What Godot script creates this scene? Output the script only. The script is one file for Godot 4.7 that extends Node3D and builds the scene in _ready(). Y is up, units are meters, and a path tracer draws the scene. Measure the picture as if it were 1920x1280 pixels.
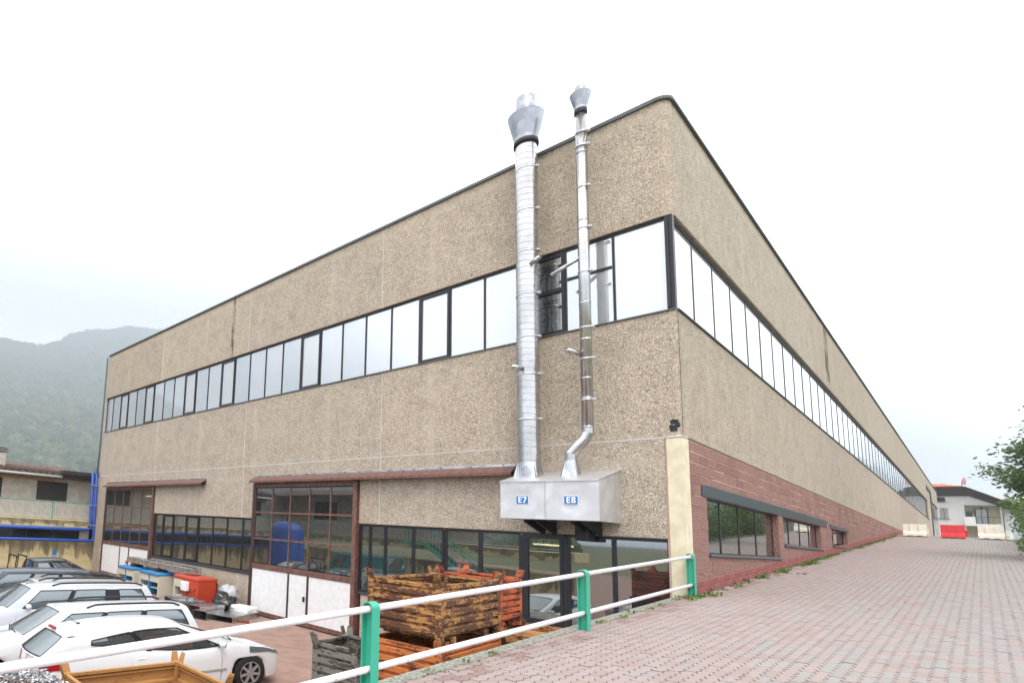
extends Node3D
# An industrial building seen from the ramp beside it. The building's corner stands at the origin: its yard front
# runs along -x (z = 0), its ramp front along -z (x = 0); y = 0 is the photographer's eye level.

const YARD := -3.4          # level of the yard
const SLOPE := 0.061        # rise of the ramp per metre towards -z
var M := {}
var taken := {}
var rng := RandomNumberGenerator.new()

func ramp_y(z): return -0.9 - SLOPE * z

# ---------------------------------------------------------------- mesh helpers
func S(smooth := false) -> SurfaceTool:
	var st := SurfaceTool.new()
	st.begin(Mesh.PRIMITIVE_TRIANGLES)
	st.set_smooth_group(0 if smooth else -1)
	return st

func tri(st, a, b, c):
	st.add_vertex(a); st.add_vertex(b); st.add_vertex(c)

func quad(st, a, b, c, d):
	tri(st, a, b, c); tri(st, a, c, d)

func hexa(st, p):            # 4 bottom corners then 4 top corners, both counter-clockwise from above
	quad(st, p[0], p[1], p[2], p[3]); quad(st, p[7], p[6], p[5], p[4])
	for i in 4:
		var j = (i + 1) % 4
		quad(st, p[i], p[i + 4], p[j + 4], p[j])

func box(st, a: Vector3, b: Vector3):
	hexa(st, [Vector3(a.x, a.y, b.z), Vector3(b.x, a.y, b.z), Vector3(b.x, a.y, a.z), Vector3(a.x, a.y, a.z),
		Vector3(a.x, b.y, b.z), Vector3(b.x, b.y, b.z), Vector3(b.x, b.y, a.z), Vector3(a.x, b.y, a.z)])

func bevel(st, a: Vector3, b: Vector3, e: float):     # box with chamfered edges
	var c := (a + b) / 2.0
	var h := (b - a) / 2.0
	var g := Vector3(maxf(h.x - e, 0.0), maxf(h.y - e, 0.0), maxf(h.z - e, 0.0))
	for ax in 3:
		var u = (ax + 1) % 3
		var v = (ax + 2) % 3
		for s in [-1.0, 1.0]:
			var p = []
			for k in [[-1, -1], [1, -1], [1, 1], [-1, 1]]:
				var q := Vector3.ZERO
				q[ax] = s * h[ax]; q[u] = k[0] * g[u]; q[v] = k[1] * g[v]
				p.append(c + q)
			if s > 0: p.reverse()
			quad(st, p[0], p[1], p[2], p[3])
	for ax in 3:
		var u = (ax + 1) % 3
		var v = (ax + 2) % 3
		for su in [-1.0, 1.0]:
			for sv in [-1.0, 1.0]:
				var p = []
				for k in [[-1, 0], [1, 0], [1, 1], [-1, 1]]:
					var q := Vector3.ZERO
					q[ax] = k[0] * g[ax]
					q[u] = su * (h[u] if k[1] == 0 else g[u]); q[v] = sv * (g[v] if k[1] == 0 else h[v])
					p.append(c + q)
				if su * sv < 0: p.reverse()
				quad(st, p[0], p[1], p[2], p[3])
	for sx in [-1.0, 1.0]:
		for sy in [-1.0, 1.0]:
			for sz in [-1.0, 1.0]:
				tri(st, c + Vector3(sx * h.x, sy * g.y, sz * g.z), c + Vector3(sx * g.x, sy * h.y, sz * g.z), c + Vector3(sx * g.x, sy * g.y, sz * h.z))

func tube(st, pts, r, n := 10, caps := true):
	var rings = []
	var across := Vector3.ZERO
	for i in pts.size():
		var d: Vector3 = (pts[mini(i + 1, pts.size() - 1)] - pts[maxi(i - 1, 0)]).normalized()
		var up := Vector3.UP if absf(d.y) < 0.95 else Vector3.RIGHT
		var x := d.cross(up).normalized()
		if i > 0: x = (across - d * across.dot(d)).normalized()      # carried along, so that the tube does not twist
		across = x
		var y := x.cross(d)
		var rr: float = r[i] if r is Array else r
		var ring = []
		for k in n:
			var t: float = TAU * k / n
			ring.append(pts[i] + (x * cos(t) + y * sin(t)) * rr)
		rings.append(ring)
	for i in rings.size() - 1:
		for k in n:
			var j = (k + 1) % n
			quad(st, rings[i][k], rings[i + 1][k], rings[i + 1][j], rings[i][j])
	if caps:
		for k in range(1, n - 1):
			tri(st, rings[0][0], rings[0][k], rings[0][k + 1])
			tri(st, rings[-1][0], rings[-1][k + 1], rings[-1][k])

func lathe(st, prof, n := 24, at := Vector3.ZERO, axis := 1):   # prof: Vector2(radius, along the axis)
	for i in prof.size() - 1:
		for k in n:
			var a: float = TAU * k / n
			var b: float = TAU * (k + 1) / n
			var p = []
			for e in [[prof[i], a], [prof[i], b], [prof[i + 1], b], [prof[i + 1], a]]:
				var v := Vector3(cos(e[1]) * e[0].x, e[0].y, sin(e[1]) * e[0].x)
				if axis == 0: v = Vector3(v.y, v.x, v.z)
				elif axis == 2: v = Vector3(v.x, v.z, v.y)
				p.append(at + v)
			quad(st, p[0], p[1], p[2], p[3])

func prism(st, poly, f: Callable, d0: float, d1: float):   # poly of Vector2, f maps (x, y, depth) to a point
	var idx := Geometry2D.triangulate_polygon(PackedVector2Array(poly))
	for i in range(0, idx.size(), 3):
		tri(st, f.call(poly[idx[i]].x, poly[idx[i]].y, d1), f.call(poly[idx[i + 1]].x, poly[idx[i + 1]].y, d1), f.call(poly[idx[i + 2]].x, poly[idx[i + 2]].y, d1))
		tri(st, f.call(poly[idx[i]].x, poly[idx[i]].y, d0), f.call(poly[idx[i + 2]].x, poly[idx[i + 2]].y, d0), f.call(poly[idx[i + 1]].x, poly[idx[i + 1]].y, d0))
	for i in poly.size():
		var j: int = (i + 1) % poly.size()
		quad(st, f.call(poly[i].x, poly[i].y, d0), f.call(poly[i].x, poly[i].y, d1), f.call(poly[j].x, poly[j].y, d1), f.call(poly[j].x, poly[j].y, d0))

func shape(st) -> ArrayMesh:
	st.generate_normals()
	st.index()
	return st.commit()

# ---------------------------------------------------------------- object helpers
func numbered(called):
	taken[called] = taken.get(called, -1) + 1
	return called if taken[called] == 0 else "%s_%03d" % [called, taken[called]]

func put(mesh, called, m, parent, where := Transform3D.IDENTITY) -> MeshInstance3D:
	var o := MeshInstance3D.new()
	o.mesh = mesh
	o.material_override = M[m] if m is String else m
	o.name = numbered(called) if parent == self else called
	o.transform = where
	parent.add_child(o, true)
	return o

func part(st, called, m, parent) -> MeshInstance3D:
	return put(shape(st), called, m, parent)

func bpart(a, b, called, m, parent, e := 0.0) -> MeshInstance3D:
	var st := S()
	if e > 0.0: bevel(st, a, b, e)
	else: box(st, a, b)
	return part(st, called, m, parent)

func thing(called, label, category, group := "", at := Vector3.ZERO, turn := 0.0) -> Node3D:
	var o := Node3D.new()
	o.name = numbered(called)
	o.position = at
	o.rotation.y = turn
	add_child(o)
	return tag(o, label, category, group)

func tag(o, label, category, group := ""):
	o.set_meta("label", label); o.set_meta("category", category)
	if group: o.set_meta("group", group)
	return o

func setting(o, label := ""):
	o.set_meta("kind", "structure")
	if label: o.set_meta("label", label)
	return o

# ---------------------------------------------------------------- materials
func plain(key, c, rough := 0.7, metal := 0.0, spec := 0.5) -> StandardMaterial3D:
	var m := StandardMaterial3D.new()
	m.resource_name = key
	m.albedo_color = c
	m.roughness = rough
	m.metallic = metal
	m.metallic_specular = spec
	M[key] = m
	return m

func ramp_of(stops, hard := false) -> Gradient:
	var g := Gradient.new()
	g.offsets = PackedFloat32Array(stops.map(func(s): return s[0]))
	g.colors = PackedColorArray(stops.map(func(s): return s[1]))
	if hard: g.interpolation_mode = Gradient.GRADIENT_INTERPOLATE_CONSTANT
	return g

func noise_tex(kind, freq, stops, size := 512, octaves := 4, sd := 1, hard := false, normal := 0.0) -> NoiseTexture2D:
	var n := FastNoiseLite.new()
	n.seed = sd
	n.frequency = freq
	n.fractal_octaves = octaves
	if kind == "cell":
		n.noise_type = FastNoiseLite.TYPE_CELLULAR
		n.cellular_return_type = FastNoiseLite.RETURN_CELL_VALUE
		n.fractal_type = FastNoiseLite.FRACTAL_NONE
	elif kind == "dist":
		n.noise_type = FastNoiseLite.TYPE_CELLULAR
		n.cellular_return_type = FastNoiseLite.RETURN_DISTANCE
		n.fractal_type = FastNoiseLite.FRACTAL_NONE
	else:
		n.noise_type = FastNoiseLite.TYPE_SIMPLEX_SMOOTH
		n.fractal_type = FastNoiseLite.FRACTAL_FBM if octaves > 1 else FastNoiseLite.FRACTAL_NONE
	if kind == "rough": n.fractal_gain = 0.86
	if kind == "warp":
		n.domain_warp_enabled = true
		n.domain_warp_amplitude = 26.0
		n.domain_warp_frequency = 0.03
		n.fractal_gain = 0.62
	var t := NoiseTexture2D.new()
	t.width = size; t.height = size
	t.seamless = true
	t.seamless_blend_skirt = 0.1
	t.noise = n
	if stops: t.color_ramp = ramp_of(stops, hard)
	if normal > 0.0:
		t.as_normal_map = true; t.bump_strength = normal
	return t

func skin(key, tex, metres, rough := 0.85, bump = null, depth := 0.5, world := true, spec := 0.5) -> StandardMaterial3D:
	var m := plain(key, Color.WHITE, rough, 0.0, spec)
	m.albedo_texture = tex
	m.uv1_triplanar = true
	m.uv1_world_triplanar = world
	m.uv1_scale = metres if metres is Vector3 else Vector3.ONE / metres
	if bump:
		m.heightmap_enabled = true
		m.heightmap_texture = bump
		m.heightmap_scale = depth
	return m

func over(m, tex, metres):      # a coarser layer, multiplied on
	m.detail_enabled = true
	m.detail_albedo = tex
	m.detail_blend_mode = BaseMaterial3D.BLEND_MODE_MUL
	m.detail_uv_layer = BaseMaterial3D.DETAIL_UV_2
	m.uv2_triplanar = true
	m.uv2_world_triplanar = true
	m.uv2_scale = metres if metres is Vector3 else Vector3.ONE / metres

# flaking paint: a coarse field says where the rust has come through, a fine one frays its edges
func rust_tex(paint, rust, amount, sd) -> ImageTexture:
	var data = []
	for e in [[0.007, 3, 0.5], [0.035, 6, 0.66], [0.13, 3, 0.6]]:
		var n := FastNoiseLite.new()
		n.seed = sd + data.size(); n.frequency = e[0]; n.fractal_octaves = e[1]; n.fractal_gain = e[2]
		n.noise_type = FastNoiseLite.TYPE_SIMPLEX_SMOOTH
		var im := n.get_seamless_image(512, 512)
		im.convert(Image.FORMAT_L8)
		data.append(im.get_data())
	var out := PackedByteArray()
	out.resize(512 * 512 * 3)
	for i in 512 * 512:
		var a: float = data[0][i] / 255.0
		var b: float = data[1][i] / 255.0
		var c: float = data[2][i] / 255.0
		var t: float = smoothstep(amount - 0.035, amount + 0.035, 0.42 * a + 0.48 * b + 0.10 * c)
		var p: Color = paint[0].lerp(paint[1], 0.65 * c + 0.35 * a)
		var r: Color = rust[0].lerp(rust[1], clampf(b * 0.7 + c * 0.6 - 0.15, 0.0, 1.0))
		var k: Color = r.lerp(p, t)
		out[i * 3] = int(k.r * 255.0); out[i * 3 + 1] = int(k.g * 255.0); out[i * 3 + 2] = int(k.b * 255.0)
	return ImageTexture.create_from_image(Image.create_from_data(512, 512, false, Image.FORMAT_RGB8, out))

# algae that has run down a cream wall from its top edge in tongues
func drip_tex(reach) -> ImageTexture:
	var w := 1024
	var h := 128
	var n := FastNoiseLite.new()
	n.seed = 14; n.frequency = 0.018; n.fractal_octaves = 5; n.fractal_gain = 0.6
	var g := FastNoiseLite.new()
	g.seed = 15; g.frequency = 0.03; g.fractal_octaves = 4
	var im := Image.create(w, h, false, Image.FORMAT_RGB8)
	for x in w:
		var long: float = clampf(reach + n.get_noise_1d(x) * 0.75, 0.03, 1.2)
		for y in h:
			var v: float = float(y) / h
			var t: float = smoothstep(long + 0.10, long - 0.12, v + g.get_noise_2d(x * 1.6, y * 0.5) * 0.25)
			t *= 0.62 + 0.38 * g.get_noise_2d(x * 0.9, y * 0.12 + 300.0)
			var base: Color = c8(206, 192, 150).lerp(c8(192, 176, 132), clampf(0.5 + g.get_noise_2d(x * 0.5, y + 90.0), 0, 1))
			im.set_pixel(x, y, base.lerp(c8(92, 86, 66), clampf(t, 0.0, 1.0)))
	return ImageTexture.create_from_image(im)

func c8(r, g, b) -> Color: return Color8(r, g, b)

func make_materials():
	var gray = func(v): return Color(v, v, v)
	# exposed-aggregate concrete: pebbles of several stones in a pale matrix
	var peb := noise_tex("cell", 0.14, [[0.0, c8(112, 106, 100)], [0.07, c8(188, 174, 158)], [0.25, c8(174, 164, 152)], [0.42, c8(208, 198, 186)],
		[0.56, c8(160, 150, 138)], [0.68, c8(186, 165, 145)], [0.80, c8(222, 215, 205)], [0.88, c8(148, 140, 131)], [0.95, c8(126, 119, 112)]], 2048, 1, 5, true)
	var pebh := noise_tex("dist", 0.14, [[0.0, Color.WHITE], [1.0, Color.BLACK]], 2048, 1, 5)
	var a := skin("aggregate", peb, 3.9, 0.9, pebh, 0.22)
	var patch := noise_tex("rough", 0.008, [[0.15, Color(0.89, 0.885, 0.88)], [0.5, Color(0.96, 0.96, 0.955)], [0.85, Color(1.0, 1.0, 0.995)]], 1024, 7, 9)
	over(a, patch, 9.0)
	a.albedo_color = Color(1.0, 0.988, 0.968)
	var s := skin("stained_aggregate", peb, 3.9, 0.9, pebh, 0.22)
	over(s, noise_tex("fbm", 0.01, [[0.35, Color(0.38, 0.36, 0.33)], [0.65, Color(0.88, 0.86, 0.83)]], 256, 4, 3), Vector3(0.9, 0.35, 0.9))
	for k in 2:      # panels cast on other days: a shade paler or greyer
		var v := a.duplicate()
		v.resource_name = "aggregate_%d" % k
		v.albedo_color = [Color(0.97, 0.955, 0.932), Color(0.985, 0.978, 0.965)][k]
		M["aggregate_%d" % k] = v
	plain("joint", c8(198, 196, 192), 0.9)
	plain("backing", c8(120, 116, 110), 0.9)
	var fine := noise_tex("fbm", 0.05, [[0.3, gray.call(0.86)], [0.7, gray.call(1.0)]], 256, 4, 11)
	var grit := noise_tex("fbm", 0.2, null, 256, 3, 12)
	# red split-face blocks, three tones
	for k in 3:
		var col: Color = [c8(150, 109, 98), c8(155, 113, 101), c8(145, 104, 94)][k]
		var t := noise_tex("fbm", 0.06, [[0.25, col.darkened(0.3)], [0.5, col], [0.72, col.lightened(0.2)]], 512, 5, 20 + k)
		skin("red_block_%d" % k, t, 1.1, 0.95, noise_tex("fbm", 0.05, null, 512, 5, 30 + k), 2.5)
	plain("mortar", c8(196, 160, 150), 0.95)
	for k in 2:
		var col: Color = [c8(140, 72, 68), c8(152, 82, 76)][k]
		skin("plinth_%d" % k, noise_tex("fbm", 0.05, [[0.3, col.darkened(0.15)], [0.7, col.lightened(0.08)]], 256, 4, 40 + k), 1.0, 0.85)
	skin("cream_paint", noise_tex("fbm", 0.012, [[0.25, c8(208, 197, 168)], [0.5, c8(215, 205, 177)], [0.8, c8(220, 211, 184)]], 512, 5, 44), 2.0, 0.8, grit, 0.15)
	plain("dark_frame", c8(38, 36, 42), 0.42, 0.2)
	plain("grey_steel", c8(70, 77, 85), 0.33, 0.35)
	plain("coping", c8(88, 92, 90), 0.5, 0.3)
	skin("brown_metal", noise_tex("fbm", 0.02, [[0.3, c8(96, 66, 58)], [0.7, c8(118, 84, 74)]], 256, 4, 46), 1.5, 0.55)
	plain("brown_dark", c8(62, 44, 42), 0.55)
	skin("white_door", noise_tex("fbm", 0.015, [[0.2, c8(220, 221, 222)], [0.5, c8(225, 226, 228)], [0.8, c8(229, 230, 231)]], 512, 5, 47), 2.2, 0.5)
	# upper panes: coated glass in front of white blinds; lower panes: clear tinted glass
	var g := plain("milky_glass", c8(202, 205, 209), 0.035, 0.58)
	g = plain("milky_glass_warm", c8(204, 206, 208), 0.045, 0.54)
	g = plain("milky_glass_cool", c8(196, 201, 206), 0.03, 0.62)
	g = plain("dark_glass", Color(0.60, 0.61, 0.61, 0.02), 0.012, 0.94)
	g.transparency = BaseMaterial3D.TRANSPARENCY_ALPHA
	plain("dust", c8(196, 184, 160), 0.9)
	plain("interior", c8(120, 120, 116), 0.9)
	var l := plain("tube_glow", c8(255, 244, 214), 0.5)
	l.emission_enabled = true; l.emission = c8(255, 236, 190); l.emission_energy_multiplier = 7.0
	# galvanised and stainless sheet
	var zn := noise_tex("cell", 0.03, [[0.0, c8(176, 178, 182)], [0.35, c8(196, 197, 200)], [0.7, c8(208, 208, 210)]], 256, 1, 50, true)
	skin("galvanised", zn, 1.2, 0.27, null, 0.0, true).metallic = 0.92
	skin("duct_steel", noise_tex("fbm", 0.01, [[0.3, c8(180, 179, 179)], [0.7, c8(198, 197, 197)]], 256, 3, 51), 1.6, 0.25).metallic = 0.92
	skin("brushed", noise_tex("fbm", 0.012, [[0.3, c8(208, 208, 211)], [0.7, c8(222, 222, 225)]], 256, 3, 53), 1.6, 0.46, noise_tex("fbm", 0.008, null, 256, 2, 54), 0.5).metallic = 0.8
	skin("cone_steel", zn, 1.2, 0.38, null, 0.0, true).metallic = 0.9
	M["cone_steel"].albedo_color = c8(222, 222, 228)
	plain("seam_steel", c8(128, 126, 128), 0.45, 0.6)
	plain("clamp_zinc", c8(205, 207, 212), 0.35, 0.8)
	plain("rubber", c8(28, 28, 28), 0.8)
	plain("bracket_black", c8(26, 26, 27), 0.6)
	plain("sign_blue", c8(38, 118, 190), 0.45)
	plain("sign_white", c8(240, 240, 240), 0.5)
	# pavers: pink and grey concrete stones; their tints come with each stone
	var pv := skin("paver", noise_tex("fbm", 0.16, [[0.2, gray.call(0.72)], [0.5, gray.call(0.92)], [0.8, gray.call(1.0)]], 512, 4, 60), 0.8, 0.95, grit, 0.3)
	pv.vertex_color_use_as_albedo = true
	for k in 6:
		var col: Color = [c8(166, 151, 147), c8(168, 154, 150), c8(159, 153, 150), c8(162, 157, 154), c8(163, 146, 141), c8(151, 128, 121)][k]
		var q := pv.duplicate()
		q.resource_name = "paver_%d" % k
		q.vertex_color_use_as_albedo = false
		q.albedo_color = col
		M["paver_%d" % k] = q
	plain("sand_joint", c8(130, 108, 101), 1.0)
	skin("kerb", noise_tex("fbm", 0.03, [[0.25, c8(112, 112, 100)], [0.5, c8(146, 145, 134)], [0.75, c8(166, 164, 154)]], 512, 5, 64), 0.9, 0.95, grit, 0.3)
	skin("concrete", noise_tex("fbm", 0.02, [[0.25, c8(128, 125, 118)], [0.55, c8(156, 153, 146)], [0.8, c8(172, 169, 162)]], 512, 5, 65), 2.4, 0.95, grit, 0.2)
	skin("yard", noise_tex("fbm", 0.018, [[0.2, c8(136, 111, 100)], [0.45, c8(147, 119, 107)], [0.6, c8(152, 124, 111)], [0.85, c8(142, 122, 112)]], 1024, 6, 66), 13.0, 0.95, grit, 0.3)
	skin("soil", noise_tex("fbm", 0.03, [[0.2, c8(78, 84, 56)], [0.6, c8(108, 112, 74)], [0.85, c8(126, 118, 88)]], 512, 5, 67), 4.0, 1.0, grit, 1.0)
	skin("rail_white", noise_tex("fbm", 0.05, [[0.15, c8(150, 120, 100)], [0.19, c8(220, 216, 220)], [0.7, c8(228, 224, 229)]], 512, 5, 68), 1.6, 0.42)
	plain("post_green", c8(58, 168, 140), 0.36)
	# rusty and painted steel boxes
	var lay := Vector3(0.42, 1.05, 0.42)
	var pit := noise_tex("fbm", 0.06, null, 512, 4, 71)
	skin("rust_ochre", rust_tex([c8(158, 110, 60), c8(182, 136, 80)], [c8(58, 40, 32), c8(128, 80, 50)], 0.52, 70), lay, 0.85, pit, 0.4, false)
	skin("rust_orange", rust_tex([c8(180, 98, 46), c8(198, 120, 62)], [c8(78, 48, 34), c8(138, 82, 50)], 0.43, 73), lay, 0.75, pit, 0.25, false)
	skin("rust_red_orange", rust_tex([c8(174, 82, 44), c8(190, 98, 56)], [c8(64, 38, 30), c8(124, 62, 40)], 0.45, 76), lay, 0.75, pit, 0.25, false)
	skin("ochre_paint", rust_tex([c8(156, 110, 60), c8(172, 128, 76)], [c8(92, 54, 34), c8(140, 90, 48)], 0.31, 79), lay, 0.65, pit, 0.12, false)
	skin("grey_rust", rust_tex([c8(96, 94, 90), c8(132, 128, 118)], [c8(50, 46, 42), c8(78, 72, 66)], 0.46, 82), lay, 0.85, pit, 0.4, false)
	skin("dark_rust", rust_tex([c8(92, 64, 48), c8(112, 80, 58)], [c8(42, 32, 28), c8(70, 48, 38)], 0.55, 85), lay, 0.9, pit, 0.3, false)
	plain("swarf", c8(186, 186, 190), 0.42, 0.8)
	plain("swarf_brown", c8(120, 92, 74), 0.4, 0.6)
	# cars
	for e in [["paint_white", c8(218, 222, 225)], ["paint_silver_white", c8(200, 204, 211)], ["paint_silver", c8(176, 176, 174)], ["paint_blue_grey", c8(62, 70, 84)], ["paint_black", c8(26, 27, 32)], ["paint_teal", c8(38, 132, 132)], ["paint_steel", c8(150, 154, 158)]]:
		var p := plain(e[0], e[1], 0.35, 0.0 if e[0] != "paint_silver" else 0.4)
		p.clearcoat_enabled = true; p.clearcoat = 0.8; p.clearcoat_roughness = 0.04
	var cg := plain("car_glass", c8(120, 128, 131), 0.03, 0.72)
	cg.clearcoat_enabled = true; cg.clearcoat = 1.0; cg.clearcoat_roughness = 0.02
	plain("black_plastic", c8(24, 24, 26), 0.55)
	plain("tyre", c8(22, 22, 23), 0.85)
	plain("alloy", c8(176, 178, 182), 0.3, 0.7)
	plain("lamp_clear", c8(112, 117, 124), 0.05, 0.45)
	plain("lamp_red", c8(150, 18, 24), 0.15)
	plain("lamp_amber", c8(206, 82, 30), 0.2)
	# neighbours, machines, far things
	skin("stained_wall", noise_tex("fbm", 0.02, [[0.22, c8(186, 172, 132)], [0.5, c8(202, 187, 145)], [0.8, c8(208, 195, 155)]], 512, 5, 90), 3.0, 0.9, grit, 0.3)
	for e in [["drip_wall", 0.38], ["drip_slab", 0.62]]:
		var dw := plain(e[0], Color.WHITE, 0.92)
		dw.albedo_texture = drip_tex(e[1])
	skin("plaster", noise_tex("fbm", 0.012, [[0.25, c8(178, 172, 161)], [0.6, c8(190, 185, 174)], [0.8, c8(196, 191, 181)]], 512, 5, 92), 3.0, 0.9, grit, 0.2)
	skin("plaster_cream", noise_tex("fbm", 0.012, [[0.25, c8(206, 196, 164)], [0.6, c8(220, 211, 182)]], 512, 5, 93), 3.0, 0.9)
	skin("house_white", noise_tex("fbm", 0.012, [[0.25, c8(228, 227, 224)], [0.6, c8(234, 233, 231)]], 512, 5, 94), 3.0, 0.9)
	skin("roof_tile", noise_tex("fbm", 0.05, [[0.25, c8(168, 90, 64)], [0.6, c8(196, 112, 82)], [0.8, c8(206, 126, 96)]], 512, 4, 95), 1.5, 0.9)
	skin("roof_brown", noise_tex("fbm", 0.05, [[0.25, c8(72, 56, 50)], [0.6, c8(98, 78, 70)]], 256, 4, 96), 1.5, 0.9)
	plain("wood_dark", c8(66, 46, 36), 0.8)
	plain("pipe_blue", c8(30, 76, 168), 0.35)
	plain("tank_blue", c8(36, 84, 172), 0.45)
	plain("shutter_dark", c8(52, 44, 42), 0.7)
	plain("rail_light", c8(206, 206, 204), 0.5)
	plain("gutter_yellow", c8(186, 150, 84), 0.6)
	plain("dark_metal", c8(52, 54, 56), 0.5, 0.3)
	plain("machine_blue", c8(44, 124, 182), 0.5)
	plain("machine_grey", c8(198, 194, 180), 0.6)
	plain("machine_orange", c8(186, 64, 34), 0.5)
	plain("machine_dark", c8(60, 56, 52), 0.7)
	plain("machine_red_dark", c8(110, 34, 28), 0.6)
	plain("white_plastic", c8(232, 232, 230), 0.45)
	plain("red_plastic", c8(206, 34, 40), 0.4)
	plain("barrier_white", c8(222, 216, 202), 0.6)
	plain("bag_clear", c8(176, 178, 180), 0.5)
	plain("bag_black", c8(30, 30, 32), 0.25)
	plain("brick_red", c8(130, 62, 50), 0.9)
	plain("pane_dark", c8(40, 44, 46), 0.05, 0.3)
	plain("pane_curtain", c8(172, 172, 168), 0.1, 0.2)
	plain("dish", c8(196, 130, 140), 0.5)
	for k in 3:
		var lf := plain("leaf_%d" % k, [c8(66, 86, 50), c8(86, 108, 58), c8(52, 70, 44)][k], 0.6)
		lf.backlight_enabled = true; lf.backlight = Color(0.35, 0.45, 0.18)
	var wd := plain("weed", c8(96, 122, 58), 0.8)
	wd.vertex_color_use_as_albedo = false
	plain("weed_dry", c8(142, 134, 84), 0.9)
	plain("leaf_autumn", c8(172, 136, 60), 0.7)
	skin("bark", noise_tex("fbm", 0.05, [[0.3, c8(62, 52, 44)], [0.7, c8(98, 86, 74)]], 256, 4, 98), Vector3(3, 0.8, 3), 0.95)
	var fo := plain("forest", Color.WHITE, 1.0, 0.0, 0.2)
	fo.vertex_color_use_as_albedo = true
	skin("hill_floor", noise_tex("fbm", 0.03, [[0.25, c8(52, 66, 42)], [0.7, c8(84, 98, 62)]], 512, 5, 99), 120.0, 1.0)

# ---------------------------------------------------------------- the factory
func slab(parent, called, m, x0, x1, y0, y1, z0, z1, e := 0.015):
	return bpart(Vector3(minf(x0, x1), y0, minf(z0, z1)), Vector3(maxf(x0, x1), y1, maxf(z0, z1)), called, m, parent, e)

# a strip of glazing in the yard front (axis 0) or the ramp front (axis 1); marks = mullion places along the front
func glazing(parent, called, axis, marks, y0, y1, back, pane_mats, opening := [], bar := 0.045, rail := 0.07, frame := "dark_frame"):
	var root := Node3D.new()
	root.name = called
	parent.add_child(root, true)
	var P = func(u, y, d): return Vector3(-u, y, d) if axis == 0 else Vector3(d, y, -u)
	var bar_box = func(u0, u1, ya, yb, d0, d1, nm, mm):
		var a: Vector3 = P.call(u0, ya, d0)
		var b: Vector3 = P.call(u1, yb, d1)
		return bpart(Vector3(minf(a.x, b.x), minf(a.y, b.y), minf(a.z, b.z)), Vector3(maxf(a.x, b.x), maxf(a.y, b.y), maxf(a.z, b.z)), nm, mm, root)
	var first = marks[0]
	var last = marks[-1]
	bar_box.call(first, last, y1 - rail, y1, back - 0.05, back + 0.03, "top_rail", frame)
	bar_box.call(first, last, y0, y0 + rail, back - 0.05, back + 0.03, "bottom_rail", frame)
	for i in marks.size():
		var w: float = bar
		bar_box.call(marks[i] - w * 0.5, marks[i] + w * 0.5, y0 + rail, y1 - rail, back - 0.052, back + (0.028 if axis == 0 else 0.012), "mullion", frame)
	for i in marks.size() - 1:
		var a: float = marks[i] + bar * 0.5
		var b: float = marks[i + 1] - bar * 0.5
		var pm = pane_mats[i % pane_mats.size()] if pane_mats is Array else pane_mats
		var lo: float = y0 + rail
		var hi: float = y1 - rail
		if i in opening:
			var t := 0.065
			var st := S()
			for r in [[a, a + t, lo, hi], [b - t, b, lo, hi], [a + t, b - t, lo, lo + t], [a + t, b - t, hi - t, hi]]:
				var p0: Vector3 = P.call(r[0], r[2], back - 0.02)
				var p1: Vector3 = P.call(r[1], r[3], back + 0.045)
				box(st, Vector3(minf(p0.x, p1.x), p0.y, minf(p0.z, p1.z)), Vector3(maxf(p0.x, p1.x), p1.y, maxf(p0.z, p1.z)))
			part(st, "opening_sash", frame, root)
			a += t; b -= t; lo += t; hi -= t
		var st2 := S()
		var j0: float = rng.randf_range(-0.002, 0.002)
		var j1: float = rng.randf_range(-0.002, 0.002)
		quad(st2, P.call(a, lo, back + j0), P.call(a, hi, back + j1), P.call(b, hi, back - j0), P.call(b, lo, back - j1))
		part(st2, "pane", pm, root)
	return root

func corner_panel(parent, called, m, u1, v1, y0, y1, r):     # a panel that turns the corner with a rounded edge
	var st := S(true)
	var out = [Vector2(-u1, 0.0)]
	for i in 9:
		var t: float = PI / 2 * i / 8.0
		out.append(Vector2(-r + sin(t) * r, -r + cos(t) * r))
	out.append(Vector2(0.0, -v1))
	var inn = [Vector2(-0.3, -v1), Vector2(-0.3, -0.3), Vector2(-u1, -0.3)]
	st.set_smooth_group(-1)
	for i in out.size() - 1:
		if i == 1: st.set_smooth_group(1)
		if i == out.size() - 2: st.set_smooth_group(-1)
		quad(st, Vector3(out[i].x, y0, out[i].y), Vector3(out[i].x, y1, out[i].y), Vector3(out[i + 1].x, y1, out[i + 1].y), Vector3(out[i + 1].x, y0, out[i + 1].y))
	st.set_smooth_group(-1)
	var ring = out + inn
	var idx := Geometry2D.triangulate_polygon(PackedVector2Array(ring))
	for k in range(0, idx.size(), 3):
		for y in [y0, y1]:
			tri(st, Vector3(ring[idx[k]].x, y, ring[idx[k]].y), Vector3(ring[idx[k + 1]].x, y, ring[idx[k + 1]].y), Vector3(ring[idx[k + 2]].x, y, ring[idx[k + 2]].y))
	for i in range(out.size() - 1, ring.size()):
		var j: int = (i + 1) % ring.size()
		quad(st, Vector3(ring[i].x, y0, ring[i].y), Vector3(ring[i].x, y1, ring[i].y), Vector3(ring[j].x, y1, ring[j].y), Vector3(ring[j].x, y0, ring[j].y))
	return part(st, called, m, parent)

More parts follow.
